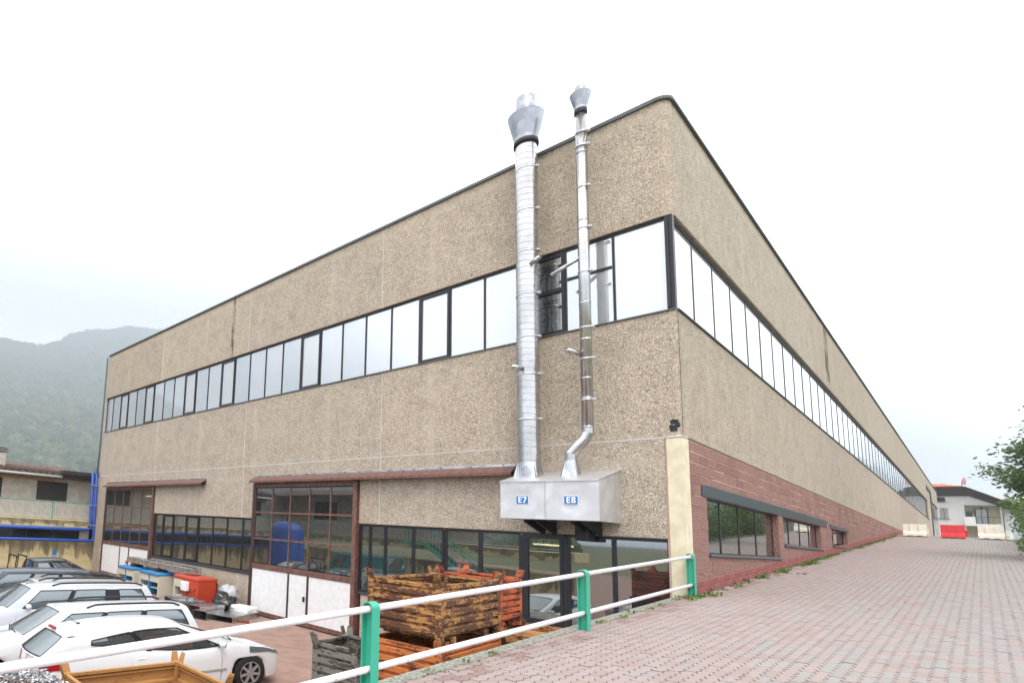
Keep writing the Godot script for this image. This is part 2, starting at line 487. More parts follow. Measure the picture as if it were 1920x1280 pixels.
func big_door(parent, u0, u1, label):
	var d := Node3D.new()
	d.name = "sliding_door"
	parent.add_child(d, true)
	d.set_meta("label", label)
	var z := 0.05
	# outer frame
	slab(d, "jamb", "brown_metal", -u0, -(u0 + 0.16), -3.36, 1.55, z - 0.3, z + 0.05, 0.006)
	slab(d, "jamb", "brown_dark", -(u1 - 0.12), -(u1 + 0.06), -3.36, 1.55, z - 0.3, z + 0.04, 0.006)
	slab(d, "head_rail", "brown_metal", -(u0 + 0.16), -(u1 - 0.12), 1.39, 1.578, z - 0.3, z + 0.045, 0.006)
	slab(d, "lock_rail", "brown_metal", -(u0 + 0.16), -(u1 - 0.12), -1.69, -1.5, z - 0.03, z + 0.045, 0.006)
	slab(d, "kick_rail", "brown_metal", -(u0 + 0.16), -(u1 - 0.12), -3.36, -3.22, z - 0.03, z + 0.05, 0.006)
	var a: float = u0 + 0.16
	var b: float = u1 - 0.12
	var ys = [-1.5, -0.56, 0.43, 1.39]
	for k in [1, 2]:
		slab(d, "glazing_bar", "brown_metal", -a, -b, ys[k] - 0.035, ys[k] + 0.035, z - 0.015, z + 0.03, 0.004)
	for i in range(1, 5):
		var u: float = lerpf(a, b, i / 5.0)
		for k in 3:
			slab(d, "glazing_bar", "brown_metal", -(u - 0.025), -(u + 0.025), ys[k] + (0.035 if k else 0.0), ys[k + 1] - (0.035 if k < 2 else 0.0), z - 0.012, z + 0.026, 0.004)
	for k in 3:
		for i in 5:
			var st := S()
			var ua: float = lerpf(a, b, i / 5.0) + 0.024
			var ub: float = lerpf(a, b, (i + 1) / 5.0) - 0.024
			var e: float = rng.randf_range(-0.006, 0.006)
			var f: float = rng.randf_range(-0.003, 0.003)
			quad(st, Vector3(-ua, ys[k] + 0.034, z + e * 0.3), Vector3(-ua, ys[k + 1] - 0.034, z + f), Vector3(-ub, ys[k + 1] - 0.034, z - e * 0.3), Vector3(-ub, ys[k] + 0.034, z - f))
			part(st, "pane", "dark_glass", d)
	# white leaves with a wicket door between two dark posts
	var w = u1 - u0
	var cuts = [a, u0 + w * 0.395, u0 + w * 0.585, b]
	slab(d, "post", "brown_dark", -(cuts[1] - 0.03), -(cuts[1] + 0.05), -3.22, -1.69, z - 0.02, z + 0.05, 0.005)
	slab(d, "post", "brown_dark", -(cuts[2] - 0.05), -(cuts[2] + 0.03), -3.22, -1.69, z - 0.02, z + 0.05, 0.005)
	var edge = [[cuts[0], cuts[1] - 0.03], [cuts[1] + 0.05, cuts[2] - 0.05], [cuts[2] + 0.03, (cuts[2] + cuts[3]) / 2.0], [(cuts[2] + cuts[3]) / 2.0 + 0.008, cuts[3]]]
	for i in 4:
		var p = slab(d, "wicket_door" if i == 1 else "door_leaf", "white_door", -edge[i][0], -edge[i][1], -3.22, -1.69, z - 0.01, z + [0.02, 0.028, 0.02, 0.022][i], 0.004)
		if i == 1:
			slab(p, "handle", "bracket_black", -(edge[i][0] + 0.06), -(edge[i][0] + 0.14), -2.55, -2.38, z + 0.028, z + 0.08, 0.01)

func canopy(parent, u0, u1):
	var c := Node3D.new()
	c.name = "track_canopy"
	parent.add_child(c, true)
	var n := 3
	for i in n:
		var a: float = lerpf(u0, u1, float(i) / n) + (0.012 if i else 0.0)
		var b: float = lerpf(u0, u1, float(i + 1) / n)
		var st := S()
		# sloping sheet with a lip
		prism(st, [Vector2(0.0, 1.80), Vector2(0.04, 1.80), Vector2(0.30, 1.63), Vector2(0.30, 1.555), Vector2(0.275, 1.555), Vector2(0.275, 1.615), Vector2(0.0, 1.77)],
			func(x, y, d): return Vector3(-d, y, x), a, b)
		part(st, "sheet", "brown_metal", c)
	slab(c, "flashing", "galvanised", -u0, -u1, 1.802, 1.86, 0.0, 0.035, 0.004)
	slab(c, "track", "brown_dark", -(u0 + 0.02), -(u1 - 0.02), 1.57, 1.70, 0.01, 0.10, 0.006)
	for i in 12:
		var u: float = lerpf(u0 + 0.3, u1 - 0.3, i / 11.0)
		slab(c, "bolt", "rubber", -(u - 0.02), -(u + 0.02), 1.82, 1.845, 0.035, 0.055, 0.004)

func build_factory():
	var f := thing("factory_building", "long two-storey factory of pebble-dash concrete panels with a dark ribbon of windows", "factory")
	var H := 9.86
	# ---- upper band of panels above the windows
	corner_panel(f, "wall_panel", "aggregate", 7.43, 0.3, 7.10, H, 0.22)
	for r in [[7.45, 14.19], [14.21, 21.39], [21.41, 28.1]]:
		slab(f, "wall_panel", ["aggregate", "aggregate_0", "aggregate_1"][rng.randi_range(0, 2)], -r[0], -r[1], 7.10, H, -0.3, 0.0)
	# ---- middle band under the windows
	corner_panel(f, "wall_panel", "aggregate", 7.36, 0.02, 2.285, 4.95, 0.08)
	for r in [[7.38, 14.11], [14.13, 21.39], [21.41, 28.1]]:
		slab(f, "wall_panel", ["aggregate", "aggregate_0", "aggregate_1"][rng.randi_range(0, 2)], -r[0], -r[1], 2.285, 4.95, -0.3, 0.0)
	# ---- lower band over the yard
	for r in [[0.275, 7.36, 0.19, 2.26], [7.38, 8.14, 0.19, 2.26], [8.14, 13.3, 1.58, 2.26], [13.3, 14.05, 0.19, 2.26], [14.07, 21.12, 0.19, 2.26], [21.12, 26.8, 1.58, 2.26], [26.8, 28.1, YARD, 2.26],
			[3.25, 8.0, YARD, -1.92], [13.3, 14.05, YARD, -1.98], [14.07, 21.12, YARD, -1.98], [-0.0, 3.25, YARD, -1.96]]:
		slab(f, "wall_panel", ["aggregate", "aggregate_0", "aggregate_1"][rng.randi_range(0, 2)], -r[0], -r[1], r[2], r[3], -0.3, 0.0)
	slab(f, "joint_filler", "joint", -0.28, -28.08, 2.256, 2.289, -0.28, -0.003, 0.0)
	for r in [[7.37, 0.2, 2.258], [14.06, 0.2, 2.258], [14.06, YARD, -1.98], [7.37, 2.287, 4.95], [14.12, 2.287, 4.95], [21.4, 2.287, 4.95], [7.44, 7.10, H - 0.02], [14.2, 7.10, H - 0.02], [21.4, 7.10, H - 0.02]]:
		slab(f, "joint_filler", "joint", -(r[0] - 0.012), -(r[0] + 0.012), r[1], r[2], -0.28, -0.004, 0.0)
	# water stain under a leaking coping joint, and the patch of tar at the corner
	slab(f, "stain_streak", "stained_aggregate", -15.25, -15.42, 7.12, H - 0.01, -0.1, 0.004, 0.0)
	slab(f, "stain_streak", "stained_aggregate", 0.004, -0.1, 7.4, H - 0.01, -19.7, -20.5, 0.0)
	var st := S()
	for k in 16:
		var c := Vector3(-0.11 + rng.randf_range(-0.06, 0.06), 2.5 + rng.randf_range(-0.10, 0.10), 0.002)
		var e := Vector3(rng.randf_range(0.025, 0.05), rng.randf_range(0.025, 0.05), rng.randf_range(0.004, 0.012))
		bevel(st, c - e, c + e, 0.004)
	part(st, "tar_patch", "bracket_black", f)
	# ---- ramp front panels
	var vs = [0.32, 16.8, 33.6, 50.4, 67.2, 84.0, 92.0]
	for i in vs.size() - 1:
		slab(f, "wall_panel", ["aggregate", "aggregate_0", "aggregate_1"][rng.randi_range(0, 2)], 0.0, -0.3, 7.10, H, -(vs[i] + 0.012), -(vs[i + 1] - 0.012))
		var v0: float = 0.03 if i == 0 else vs[i] + 0.012
		slab(f, "wall_panel", ["aggregate", "aggregate_0", "aggregate_1"][rng.randi_range(0, 2)], 0.0, -0.3, 2.285, 4.95, -v0, -(vs[i + 1] - 0.012))
		slab(f, "joint_filler", "joint", -0.009, -0.28, 7.10, H - 0.02, -(vs[i] - 0.012), -(vs[i] + 0.012), 0.0)
		if i > 0: slab(f, "joint_filler", "joint", -0.009, -0.28, 2.285, 4.95, -(vs[i] - 0.012), -(vs[i] + 0.012), 0.0)
	# the far end with its tall dark opening and glazed porch
	slab(f, "end_post", "dark_frame", 0.05, -0.4, 1.0, 8.3, -92.0, -94.0, 0.02)
	slab(f, "end_head", "dark_frame", 0.05, -0.05, 8.3, 8.75, -86.0, -94.0, 0.02)
	slab(f, "wall_panel", ["aggregate", "aggregate_0", "aggregate_1"][rng.randi_range(0, 2)], 0.0, -0.3, 7.6, H, -92.012, -110.0)
	glazing(f, "porch_window", 1, [94.0, 98.0, 102.0, 106.0, 110.0], 1.2, 7.6, -0.1, "dark_glass")
	# ---- coping round the roof
	st = S()
	var out = [Vector2(-28.14, 0.05)]
	for i in 7:
		var t: float = PI / 2 * i / 6.0
		out.append(Vector2(-0.22 + sin(t) * 0.27, -0.22 + cos(t) * 0.27))
	out.append(Vector2(0.05, -110.0))
	for i in out.size() - 1:
		var a: Vector2 = out[i]
		var b: Vector2 = out[i + 1]
		var ia := Vector2(minf(a.x, -0.4), minf(a.y, -0.4)) if i > 0 else Vector2(-28.14, -0.4)
		var ib := Vector2(minf(b.x, -0.4), minf(b.y, -0.4)) if i < out.size() - 2 else Vector2(-0.4, -110.0)
		for y in [H - 0.06, H + 0.03]:
			quad(st, Vector3(a.x, y, a.y), Vector3(b.x, y, b.y), Vector3(ib.x, y, ib.y), Vector3(ia.x, y, ia.y))
		quad(st, Vector3(a.x, H - 0.03, a.y), Vector3(a.x, H + 0.03, a.y), Vector3(b.x, H + 0.03, b.y), Vector3(b.x, H - 0.06, b.y))
		quad(st, Vector3(ia.x, H - 0.06, ia.y), Vector3(ia.x, H + 0.03, ia.y), Vector3(ib.x, H + 0.03, ib.y), Vector3(ib.x, H - 0.06, ib.y))
	part(st, "coping", "coping", f)
	slab(f, "roof", "backing", -0.3, -28.1, 9.4, 9.6, -0.3, -110.0, 0.0)
	# ---- inner shell: floors, ceilings and rear walls close the rooms
	slab(f, "floor_slab", "interior", -0.32, -28.0, 4.3, 4.6, -0.31, -109.0, 0.0)
	slab(f, "ground_slab", "interior", -0.32, -28.0, YARD - 0.2, YARD - 0.02, -0.31, -60.0, 0.0)
	slab(f, "inner_wall", "interior", -0.5, -28.0, YARD, 4.3, -14.0, -14.3, 0.0)
	slab(f, "inner_wall", "interior", -0.5, -28.0, 4.6, 9.4, -14.0, -14.3, 0.0)
	slab(f, "inner_wall", "interior", -9.0, -9.3, YARD, 9.4, -14.4, -109.0, 0.0)
	slab(f, "end_wall", "plaster", -28.1, -28.35, YARD, H - 0.06, -0.1, -14.3, 0.0)
	slab(f, "end_wall", "plaster", -0.4, -9.3, YARD, H - 0.06, -109.0, -109.3, 0.0)
	# ---- ribbon windows
	var marks = []
	var opening = []
	for i in 28: marks.append(0.12 + i * 1.0 if i else 0.12)
	marks.append(27.95)
	for i in 28:
		if i in [5, 10, 15, 18, 22, 25]: opening.append(i)
	var mats = []
	for i in 28: mats.append("milky_glass_warm" if i in opening else ["milky_glass", "milky_glass_cool", "milky_glass"][(i * 5) % 3])
	mats[2] = "dark_glass"; mats[0] = "milky_glass_warm"
	opening.append(2)
	glazing(f, "ribbon_window", 0, marks, 4.95, 7.10, -0.10, mats, opening)
	slab(f, "transom", "dark_frame", -2.2, -3.03, 6.05, 6.15, -0.12, -0.05, 0.0)
	slab(f, "transom", "dark_frame", -1.16, -2.08, 6.28, 6.34, -0.14, -0.07, 0.0)
	slab(f, "window_sill", "coping", -0.02, -28.0, 4.951, 4.985, -0.16, 0.035, 0.006)
	marks = []
	for i in 53: marks.append(0.02 + i * 1.64)
	marks.append(86.4)
	glazing(f, "ribbon_window", 1, marks, 4.95, 7.10, -0.10, ["milky_glass", "milky_glass", "milky_glass_cool", "milky_glass", "milky_glass_warm"], [], 0.05)
	slab(f, "window_sill", "coping", 0.035, -0.16, 4.951, 4.985, -0.04, -86.4, 0.006)
	slab(f, "wall_panel", ["aggregate", "aggregate_0", "aggregate_1"][rng.randi_range(0, 2)], 0.0, -0.3, 4.96, 7.09, -86.45, -91.98)
	slab(f, "corner_post", "dark_frame", -0.02, -0.16, 4.985, 7.10, -0.02, -0.16, 0.01)
	# ---- yard-level windows
	glazing(f, "yard_window", 0, [13.32, 14.0, 15.04, 16.05, 17.12, 18.2, 19.25, 20.26, 21.1], -1.90, 0.18, -0.08, "dark_glass", [4, 6], 0.07, 0.06)
	slab(f, "window_sill", "grey_steel", -13.3, -21.1, -1.98, -1.90, -0.12, 0.05, 0.008)
	glazing(f, "yard_window", 0, [5.25, 6.2, 7.16, 7.72, 8.1], -1.90, 0.18, -0.08, "dark_glass", [], 0.09, 0.06)
	slab(f, "window_sill", "grey_steel", -3.25, -8.05, -1.96, -1.90, -0.12, 0.05, 0.008)
	glazing(f, "yard_window", 0, [3.2, 4.22, 5.2], -1.90, 0.18, -0.08, "dark_glass", [], 0.1, 0.06)
	glazing(f, "glass_door", 0, [2.22, 3.14], -1.93, 0.18, -0.07, "dark_glass", [0], 0.09, 0.06)
	glazing(f, "yard_window", 0, [0.29, 1.26, 2.16], -1.93, 0.18, -0.08, "dark_glass", [], 0.08, 0.06)
	# ---- corner pier, doors and their sliding tracks
	slab(f, "corner_pier", "cream_paint", 0.022, -0.265, YARD, 2.25, -0.3, 0.03, 0.012)
	slab(f, "pier_cap", "joint", 0.03, -0.28, 2.251, 2.284, -0.28, 0.04, 0.006)
	big_door(f, 8.16, 13.24, "brown-framed glazed sliding door with four white leaves below, under the long canopy")
	big_door(f, 21.14, 26.74, "brown-framed glazed sliding door at the far end beside the stained wall")
	canopy(f, 3.27, 13.33)
	canopy(f, 16.65, 26.82)
	# ---- strip lights inside
	for e in [[-11.2, 0.85, -4.5, 1.5], [-9.3, 0.78, -4.0, 1.7], [-24.6, 1.2, -2.0, 2.0], [-3.8, -0.1, -3.2, 1.0]]:
		strip_light(f, Vector3(e[0], e[1], e[2]), Vector3(e[3], 0, 0))
	for e in [[-2.6, 0.5, -2.6], [-2.6, 0.46, -4.8]]:
		strip_light(f, Vector3(e[0], e[1], e[2]), Vector3(0, 0, 1.3))
	# ---- down pipe at the far left edge
	st = S(true)
	tube(st, [Vector3(-28.2, 9.75, 0.08), Vector3(-28.2, 4.0, 0.08), Vector3(-28.25, 2.1, 0.1)], 0.055, 8)
	part(st, "down_pipe", "coping", f)
	# ---- red block wall beside the ramp
	red_wall(f)
	return f

func strip_light(f, at: Vector3, along: Vector3):
	var t := Vector3(0.03, 0.025, 0.03)
	var o = bpart(at - along * 0.5 - t, at + along * 0.5 + t, "strip_light", "tube_glow", f, 0.01)
	var l := OmniLight3D.new()
	l.name = "strip_glow"
	l.light_color = c8(255, 236, 200); l.light_energy = 0.35; l.light_size = 0.3
	l.omni_range = 30.0; l.omni_attenuation = 2.0; l.shadow_enabled = true
	l.position = at - Vector3(0, 0.15, 0)
	o.add_child(l, true)

func red_wall(f):
	var w := Node3D.new()
	w.name = "red_block_wall"
	f.add_child(w, true)
	# openings: v0, v1, y0, y1
	var wins = [[1.45, 8.45, -0.06, 1.15], [9.12, 15.5, 0.33, 1.13], [17.9, 22.0, 0.52, 1.16]]
	var lint = [[1.08, 16.7, 1.15, 1.40], [17.6, 22.2, 1.16, 1.32]]
	var ch := 0.226
	var bl := 0.66
	var blocked = wins + lint
	var n := 0
	var rest := S()
	var row := 0
	var y := 2.25
	while y > -1.2:
		var ya: float = y - ch
		var v: float = 0.012 - (bl / 2.0 if row % 2 else 0.0)
		while v < 50.0:
			var a: float = maxf(v, 0.012)
			var b: float = v + bl
			v += bl
			# take the openings out of the block
			var rects = [[a, b, ya, y]]
			for o in blocked:
				var more = []
				for q in rects:
					if q[1] <= o[0] or q[0] >= o[1] or q[3] <= o[2] or q[2] >= o[3]:
						more.append(q); continue
					if q[0] < o[0]: more.append([q[0], o[0], q[2], q[3]])
					if q[1] > o[1]: more.append([o[1], q[1], q[2], q[3]])
					var l: float = maxf(q[0], o[0])
					var m: float = minf(q[1], o[1])
					if q[2] < o[2]: more.append([l, m, q[2], o[2]])
					if q[3] > o[3]: more.append([l, m, o[3], q[3]])
				rects = more
			for q in rects:
				if q[3] < ramp_y(-(q[0] + q[1]) / 2.0) - 0.05: continue
				if q[1] - q[0] < 0.03 or q[3] - q[2] < 0.02: continue
				var g := 0.004
				var A := Vector3(-0.22, q[2] + g, -q[1] + g)
				var B := Vector3(0.004 + rng.randf_range(0.0, 0.012), q[3] - g, -q[0] - g)
				if n < 300:
					bpart(A, B, "block", "red_block_%d" % rng.randi_range(0, 2), w, minf(0.010, (B.y - A.y) * 0.3))
				else:
					box(rest, A, B)
				n += 1
		y = ya
		row += 1
	var o = part(rest, "far_blocks", "red_block_0", w)
	o.set_meta("kind", "stuff")
	# mortar bed behind, with holes for the windows
	var st := S()
	for r in [[0.0, 1.44, -3.4, 2.25], [1.44, 8.46, 1.16, 2.25], [1.44, 8.46, -3.4, -0.07], [8.46, 9.11, -3.4, 2.25], [9.11, 15.51, 1.14, 2.25], [9.11, 15.51, -3.4, 0.32], [15.51, 17.89, -3.4, 2.25], [17.89, 22.01, 1.17, 2.25], [17.89, 22.01, -3.4, 0.51], [22.01, 92.0, -3.4, 2.25]]:
		box(st, Vector3(-0.30, r[2], -r[1]), Vector3(0.003, r[3], -r[0]))
	part(st, "mortar", "mortar", w)
	# reveals are block-lined; steel lintels, sills and glazing
	for r in wins:
		slab(w, "reveal", "red_block_1", -0.002, -0.16, r[2], r[3], -(r[1] - 0.015), -(r[1] + 0.003), 0.0)
		slab(w, "reveal", "red_block_1", -0.002, -0.16, r[2], r[3], -(r[0] - 0.003), -(r[0] + 0.015), 0.0)
		slab(w, "window_sill", "grey_steel", 0.05, -0.18, r[2] - 0.06, r[2] - 0.002, -(r[0] - 0.03), -(r[1] + 0.05), 0.008)
	for r in lint:
		slab(w, "lintel", "grey_steel", 0.03, -0.2, r[2], r[3], -r[0], -r[1], 0.006)
	glazing(w, "ramp_window", 1, [1.46, 3.0, 4.65, 6.4, 8.44], -0.06, 1.15, -0.13, "dark_glass", [], 0.07, 0.035)
	glazing(w, "ramp_window", 1, [9.13, 10.65, 12.45, 14.1, 15.49], 0.33, 1.13, -0.13, "dark_glass", [], 0.07, 0.035)
	glazing(w, "ramp_window", 1, [17.91, 19.3, 20.5, 21.99], 0.52, 1.16, -0.13, "dark_glass", [], 0.07, 0.035)
	# two rows of glazed skirting that climb with the ramp
	var meshes = []
	var L := 0.5
	for k in 2:
		var s2 := S()
		bevel(s2, Vector3(0, 0, -L / 2 + 0.004), Vector3(0.035 if k == 0 else 0.02, 0.115, L / 2 - 0.004), 0.006)
		meshes.append(shape(s2))
	var i := 0
	var z := -0.02
	while z > -48.0:
		for k in 2:
			var zc: float = z - L / 2 + (L / 4 if k else 0.0)
			put(meshes[k], "skirting_tile", "plinth_%d" % ((i * 7 + k * 3) % 2), w, Transform3D(Basis.from_euler(Vector3(atan(SLOPE), 0, 0)), Vector3(0.004, ramp_y(zc) + 0.0 + k * 0.12, zc)))
		z -= L
		i += 1

# ---------------------------------------------------------------- exhaust ducts and their housing
func build_ducts():
	# housing: front face at z 1.14, hung on the wall between u 1.09 and 3.09
	var b := thing("exhaust_housing", "stainless steel exhaust housing hung on the wall with blue plates E7 and E8", "vent housing", "", Vector3(-2.09, 0.47, 0.0))
	var fr := 1.14
	var x0 := -1.0
	var x1 := 1.0
	var st := S()
	# two front sheets with a seam, slightly dished
	for s in [[x0, -0.038], [-0.032, x1]]:
		var n := 6
		for i in n:
			for j in n:
				var p = []
				for k in [[0, 0], [0, 1], [1, 1], [1, 0]]:
					var a: float = float(i + k[0]) / n
					var c: float = float(j + k[1]) / n
					p.append(Vector3(lerpf(s[0], s[1], a), lerpf(0.0, 0.84, c), fr - 0.014 * sin(a * PI) * sin(c * PI)))
				quad(st, p[0], p[1], p[2], p[3])
	part(st, "front_panel", "brushed", b)
	st = S()
	for x in [x0, x1]:
		quad(st, Vector3(x, 0, 0), Vector3(x, 1.14, 0), Vector3(x, 0.84, fr), Vector3(x, 0, fr))
	part(st, "side_panel", "brushed", b)
	st = S()
	quad(st, Vector3(x0 - 0.02, 1.15, 0), Vector3(x1 + 0.02, 1.15, 0), Vector3(x1 + 0.02, 0.845, fr + 0.03), Vector3(x0 - 0.02, 0.845, fr + 0.03))
	quad(st, Vector3(x0 - 0.02, 1.135, 0), Vector3(x1 + 0.02, 1.135, 0), Vector3(x1 + 0.02, 0.83, fr + 0.03), Vector3(x0 - 0.02, 0.83, fr + 0.03))
	quad(st, Vector3(x0 - 0.02, 0.845, fr + 0.03), Vector3(x1 + 0.02, 0.845, fr + 0.03), Vector3(x1 + 0.02, 0.825, fr + 0.03), Vector3(x0 - 0.02, 0.825, fr + 0.03))
	part(st, "lid", "brushed", b)
	st = S()
	box(st, Vector3(-0.012, 0.0, fr), Vector3(0.012 - 0.03, 0.83, fr + 0.006))
	part(st, "seam", "clamp_zinc", b)
	bpart(Vector3(x0 + 0.01, -0.004, 0.02), Vector3(x1 - 0.01, 0.0, fr - 0.01), "bottom_panel", "galvanised", b)
	var s2 := S()
	for i in 7:
		for j in [0.03, 0.81]:
			lathe(s2, [Vector2(0.012, 0.0), Vector2(0.008, 0.008), Vector2(0.0, 0.009)], 8, Vector3(lerpf(x0 + 0.03, x1 - 0.03, i / 6.0), j, fr), 2)
	part(s2, "rivets", "clamp_zinc", b)
	for x in [-0.55, -0.30, 0.42, 0.62]:
		var k := S()
		prism(k, [Vector2(0.0, -0.01), Vector2(0.95, -0.01), Vector2(0.95, -0.06), Vector2(0.08, -0.3), Vector2(0.0, -0.3)], func(a, y, d): return Vector3(d, y, a), x - 0.025, x + 0.025)
		part(k, "bracket", "bracket_black", b)
	bpart(Vector3(0.25, -0.42, 0.02), Vector3(0.52, -0.06, 0.4), "junction_box", "bracket_black", b, 0.02)
	for e in [["E7", -0.51], ["E8", 0.48]]:
		var pl = bpart(Vector3(e[1] - 0.14, 0.325, fr - 0.006), Vector3(e[1] + 0.14, 0.515, fr + 0.004), "number_plate", "sign_white", b, 0.002)
		bpart(Vector3(e[1] - 0.13, 0.334, fr), Vector3(e[1] + 0.13, 0.506, fr + 0.007), "plate_face", "sign_blue", pl, 0.001)
		var t := TextMesh.new()
		var ft := SystemFont.new()
		ft.font_names = PackedStringArray(["Droid Sans"])
		ft.font_weight = 700
		t.font = ft
		t.text = e[0]; t.font_size = 64; t.pixel_size = 0.0028; t.depth = 0.002
		put(t, "lettering", "sign_white", pl, Transform3D(Basis.IDENTITY, Vector3(e[1], 0.42, fr + 0.0095)))
	# the thick duct
	big_duct()
	thin_duct()

func hood_top(parent, at: Vector3, r: float, cr: float, ch: float, pr: float, ph: float):
	var st := S(true)
	for k in 4:      # neck, flare, rim and inside, each with its own crisp edge
		st.set_smooth_group(k + 1)
		lathe(st, [[Vector2(r * 1.14, 0.0), Vector2(r * 1.16, 0.14 * ch)], [Vector2(r * 1.16, 0.14 * ch), Vector2(cr, ch)], [Vector2(cr, ch), Vector2(cr - 0.012, ch)], [Vector2(cr - 0.012, ch), Vector2(r * 1.05, 0.1)]][k], 40, at)
	part(st, "cone", "cone_steel", parent)
	st = S(true)
	lathe(st, [Vector2(r * 1.03, -0.13), Vector2(r * 1.17, -0.12), Vector2(r * 1.17, 0.0), Vector2(r * 1.02, 0.01)], 32, at)
	part(st, "collar", "bracket_black", parent)
	st = S(true)
	for k in 3:
		st.set_smooth_group(k + 1)
		lathe(st, [[Vector2(pr, ch * 0.3), Vector2(pr, ch + ph)], [Vector2(pr, ch + ph), Vector2(pr - 0.01, ch + ph)], [Vector2(pr - 0.01, ch + ph), Vector2(pr - 0.01, ch * 0.3)]][k], 36, at)
	part(st, "outlet", "cone_steel", parent)
	st = S()
	for k in 3:
		var a: float = TAU * k / 3.0
		var d := Vector3(cos(a), 0, sin(a))
		tube(st, [at + d * pr + Vector3(0, ch * 0.9, 0), at + d * (cr - 0.01) + Vector3(0, ch * 0.96, 0)], 0.008, 5)
	part(st, "stay", "clamp_zinc", parent)

func clamps(parent, ys, x, z, r):
	for y in ys:
		var st := S(true)
		lathe(st, [Vector2(r + 0.002, y - 0.018), Vector2(r + 0.01, y - 0.016), Vector2(r + 0.01, y + 0.016), Vector2(r + 0.002, y + 0.018)], 24, Vector3(x, 0, z))
		var c = part(st, "clamp", "clamp_zinc", parent)
		var s2 := S()
		bevel(s2, Vector3(x + r - 0.01, y - 0.028, z - 0.03), Vector3(x + r + 0.065, y + 0.028, z + 0.03), 0.006)
		lathe(s2, [Vector2(0.0, 0.055), Vector2(0.022, 0.05), Vector2(0.022, 0.0)], 8, Vector3(x + r + 0.03, y, z + 0.02), 2)
		part(s2, "bolt", "clamp_zinc", c)
		var s3 := S()
		tube(s3, [Vector3(x + r * 0.6, y, z - r * 0.7), Vector3(x + r * 0.6, y, 0.0)], 0.012, 6)
		part(s3, "wall_stay", "clamp_zinc", c)

func big_duct():
	var d := thing("exhaust_duct", "thick spiral exhaust duct rising from plate E7 to a cone above the roof", "duct", "exhaust ducts on the wall", Vector3(-2.74, 1.5, 0.5))
	var r := 0.243
	var st := S(true)
	lathe(st, [Vector2(r, 0.3), Vector2(r, 8.45)], 40)
	part(st, "pipe", "duct_steel", d)
	# the lock seam winds round the pipe
	st = S(true)
	var helix = []
	for i in 51 * 30: helix.append(Vector3(cos(TAU * i / 30.0) * r, 0.32 + 0.158 * i / 30.0, sin(TAU * i / 30.0) * r))
	tube(st, helix, 0.0045, 4)
	part(st, "spiral_seam", "seam_steel", d)
	# square-to-round foot
	st = S()
	var n := 32
	for k in n:
		var p = []
		for e in [[k, 0], [k, 1], [k + 1, 1], [k + 1, 0]]:
			var a: float = TAU * e[0] / n
			var c := Vector2(cos(a), sin(a))
			var q: Vector2 = c * r * 1.03 if e[1] else c / maxf(absf(c.x), absf(c.y)) * 0.25
			p.append(Vector3(q.x, 0.3 if e[1] else -0.08, q.y))
		quad(st, p[0], p[1], p[2], p[3])
	part(st, "foot", "galvanised", d)
	hood_top(d, Vector3(0, 8.5, 0), r, 0.42, 0.70, 0.225, 0.52)
	clamps(d, [7.72, 6.6, 5.52, 4.42, 3.34, 2.42, 1.33], 0.0, 0.0, r)
	# test ports
	st = S(true)
	tube(st, [Vector3(0.16, 5.15, 0.16), Vector3(0.42, 5.2, 0.26)], 0.05, 12)
	part(st, "port", "galvanised", d)
	st = S(true)
	tube(st, [Vector3(-0.02, 2.55, 0.22), Vector3(-0.12, 2.56, 0.52)], 0.05, 12)
	part(st, "port", "galvanised", d)

func thin_duct():
	var d := thing("exhaust_duct", "thin stainless exhaust duct with a kinked foot rising from plate E8", "duct", "exhaust ducts on the wall", Vector3(-1.53, 1.5, 0.42))
	var r := 0.115
	var st := S(true)
	tube(st, [Vector3(0.0, 1.02, 0), Vector3(0.0, 8.9, 0)], r, 28)
	part(st, "pipe", "duct_steel", d)
	# segmented elbow
	var kink = [Vector3(-0.31, 0.30, 0.1), Vector3(-0.31, 0.46, 0.1), Vector3(-0.22, 0.58, 0.07), Vector3(-0.06, 0.78, 0.02), Vector3(0.0, 0.92, 0.0), Vector3(0.0, 1.03, 0.0)]
	st = S()
	tube(st, kink, r + 0.002, 28, false)
	part(st, "elbow", "duct_steel", d)
	st = S()
	var n := 28
	for k in n:
		var p = []
		for e in [[k, 0], [k, 1], [k + 1, 1], [k + 1, 0]]:
			var a: float = TAU * e[0] / n
			var c := Vector2(cos(a), sin(a))
			var q: Vector2 = c * r * 1.02 if e[1] else c / maxf(absf(c.x), absf(c.y)) * 0.17
			p.append(Vector3(q.x - 0.31, 0.31 if e[1] else -0.06, q.y + 0.1))
		quad(st, p[0], p[1], p[2], p[3])
	part(st, "foot", "galvanised", d)
	for y in [1.05, 1.7, 2.15, 3.05, 3.9, 5.9, 7.6]:
		var s := S(true)
		lathe(s, [Vector2(r, y - 0.02), Vector2(r + 0.006, y - 0.015), Vector2(r + 0.006, y + 0.015), Vector2(r, y + 0.02)], 24)
		part(s, "seam_ring", "duct_steel", d)
	hood_top(d, Vector3(0, 8.70, 0), r, 0.225, 0.40, 0.11, 0.20)
	clamps(d, [8.1, 7.75, 6.72, 5.7, 4.64, 3.32, 2.6, 1.66], 0.0, 0.0, r)
	st = S(true)
	tube(st, [Vector3(-0.06, 2.7, 0.09), Vector3(-0.24, 2.78, 0.38)], 0.05, 12)
	part(st, "port", "galvanised", d)
	st = S(true)
	tube(st, [Vector3(-0.08, 5.0, 0.05), Vector3(-0.62, 4.72, 0.2)], 0.045, 12)
	part(st, "port", "galvanised", d)

# ---------------------------------------------------------------- ground, ramp, kerb, railing
func sheet(called, m, x0, x1, z0, z1, y, label := ""):
	var st := S()
	quad(st, Vector3(x0, y, z0), Vector3(x1, y, z0), Vector3(x1, y, z1), Vector3(x0, y, z1))
	return setting(part(st, called, m, self), label)

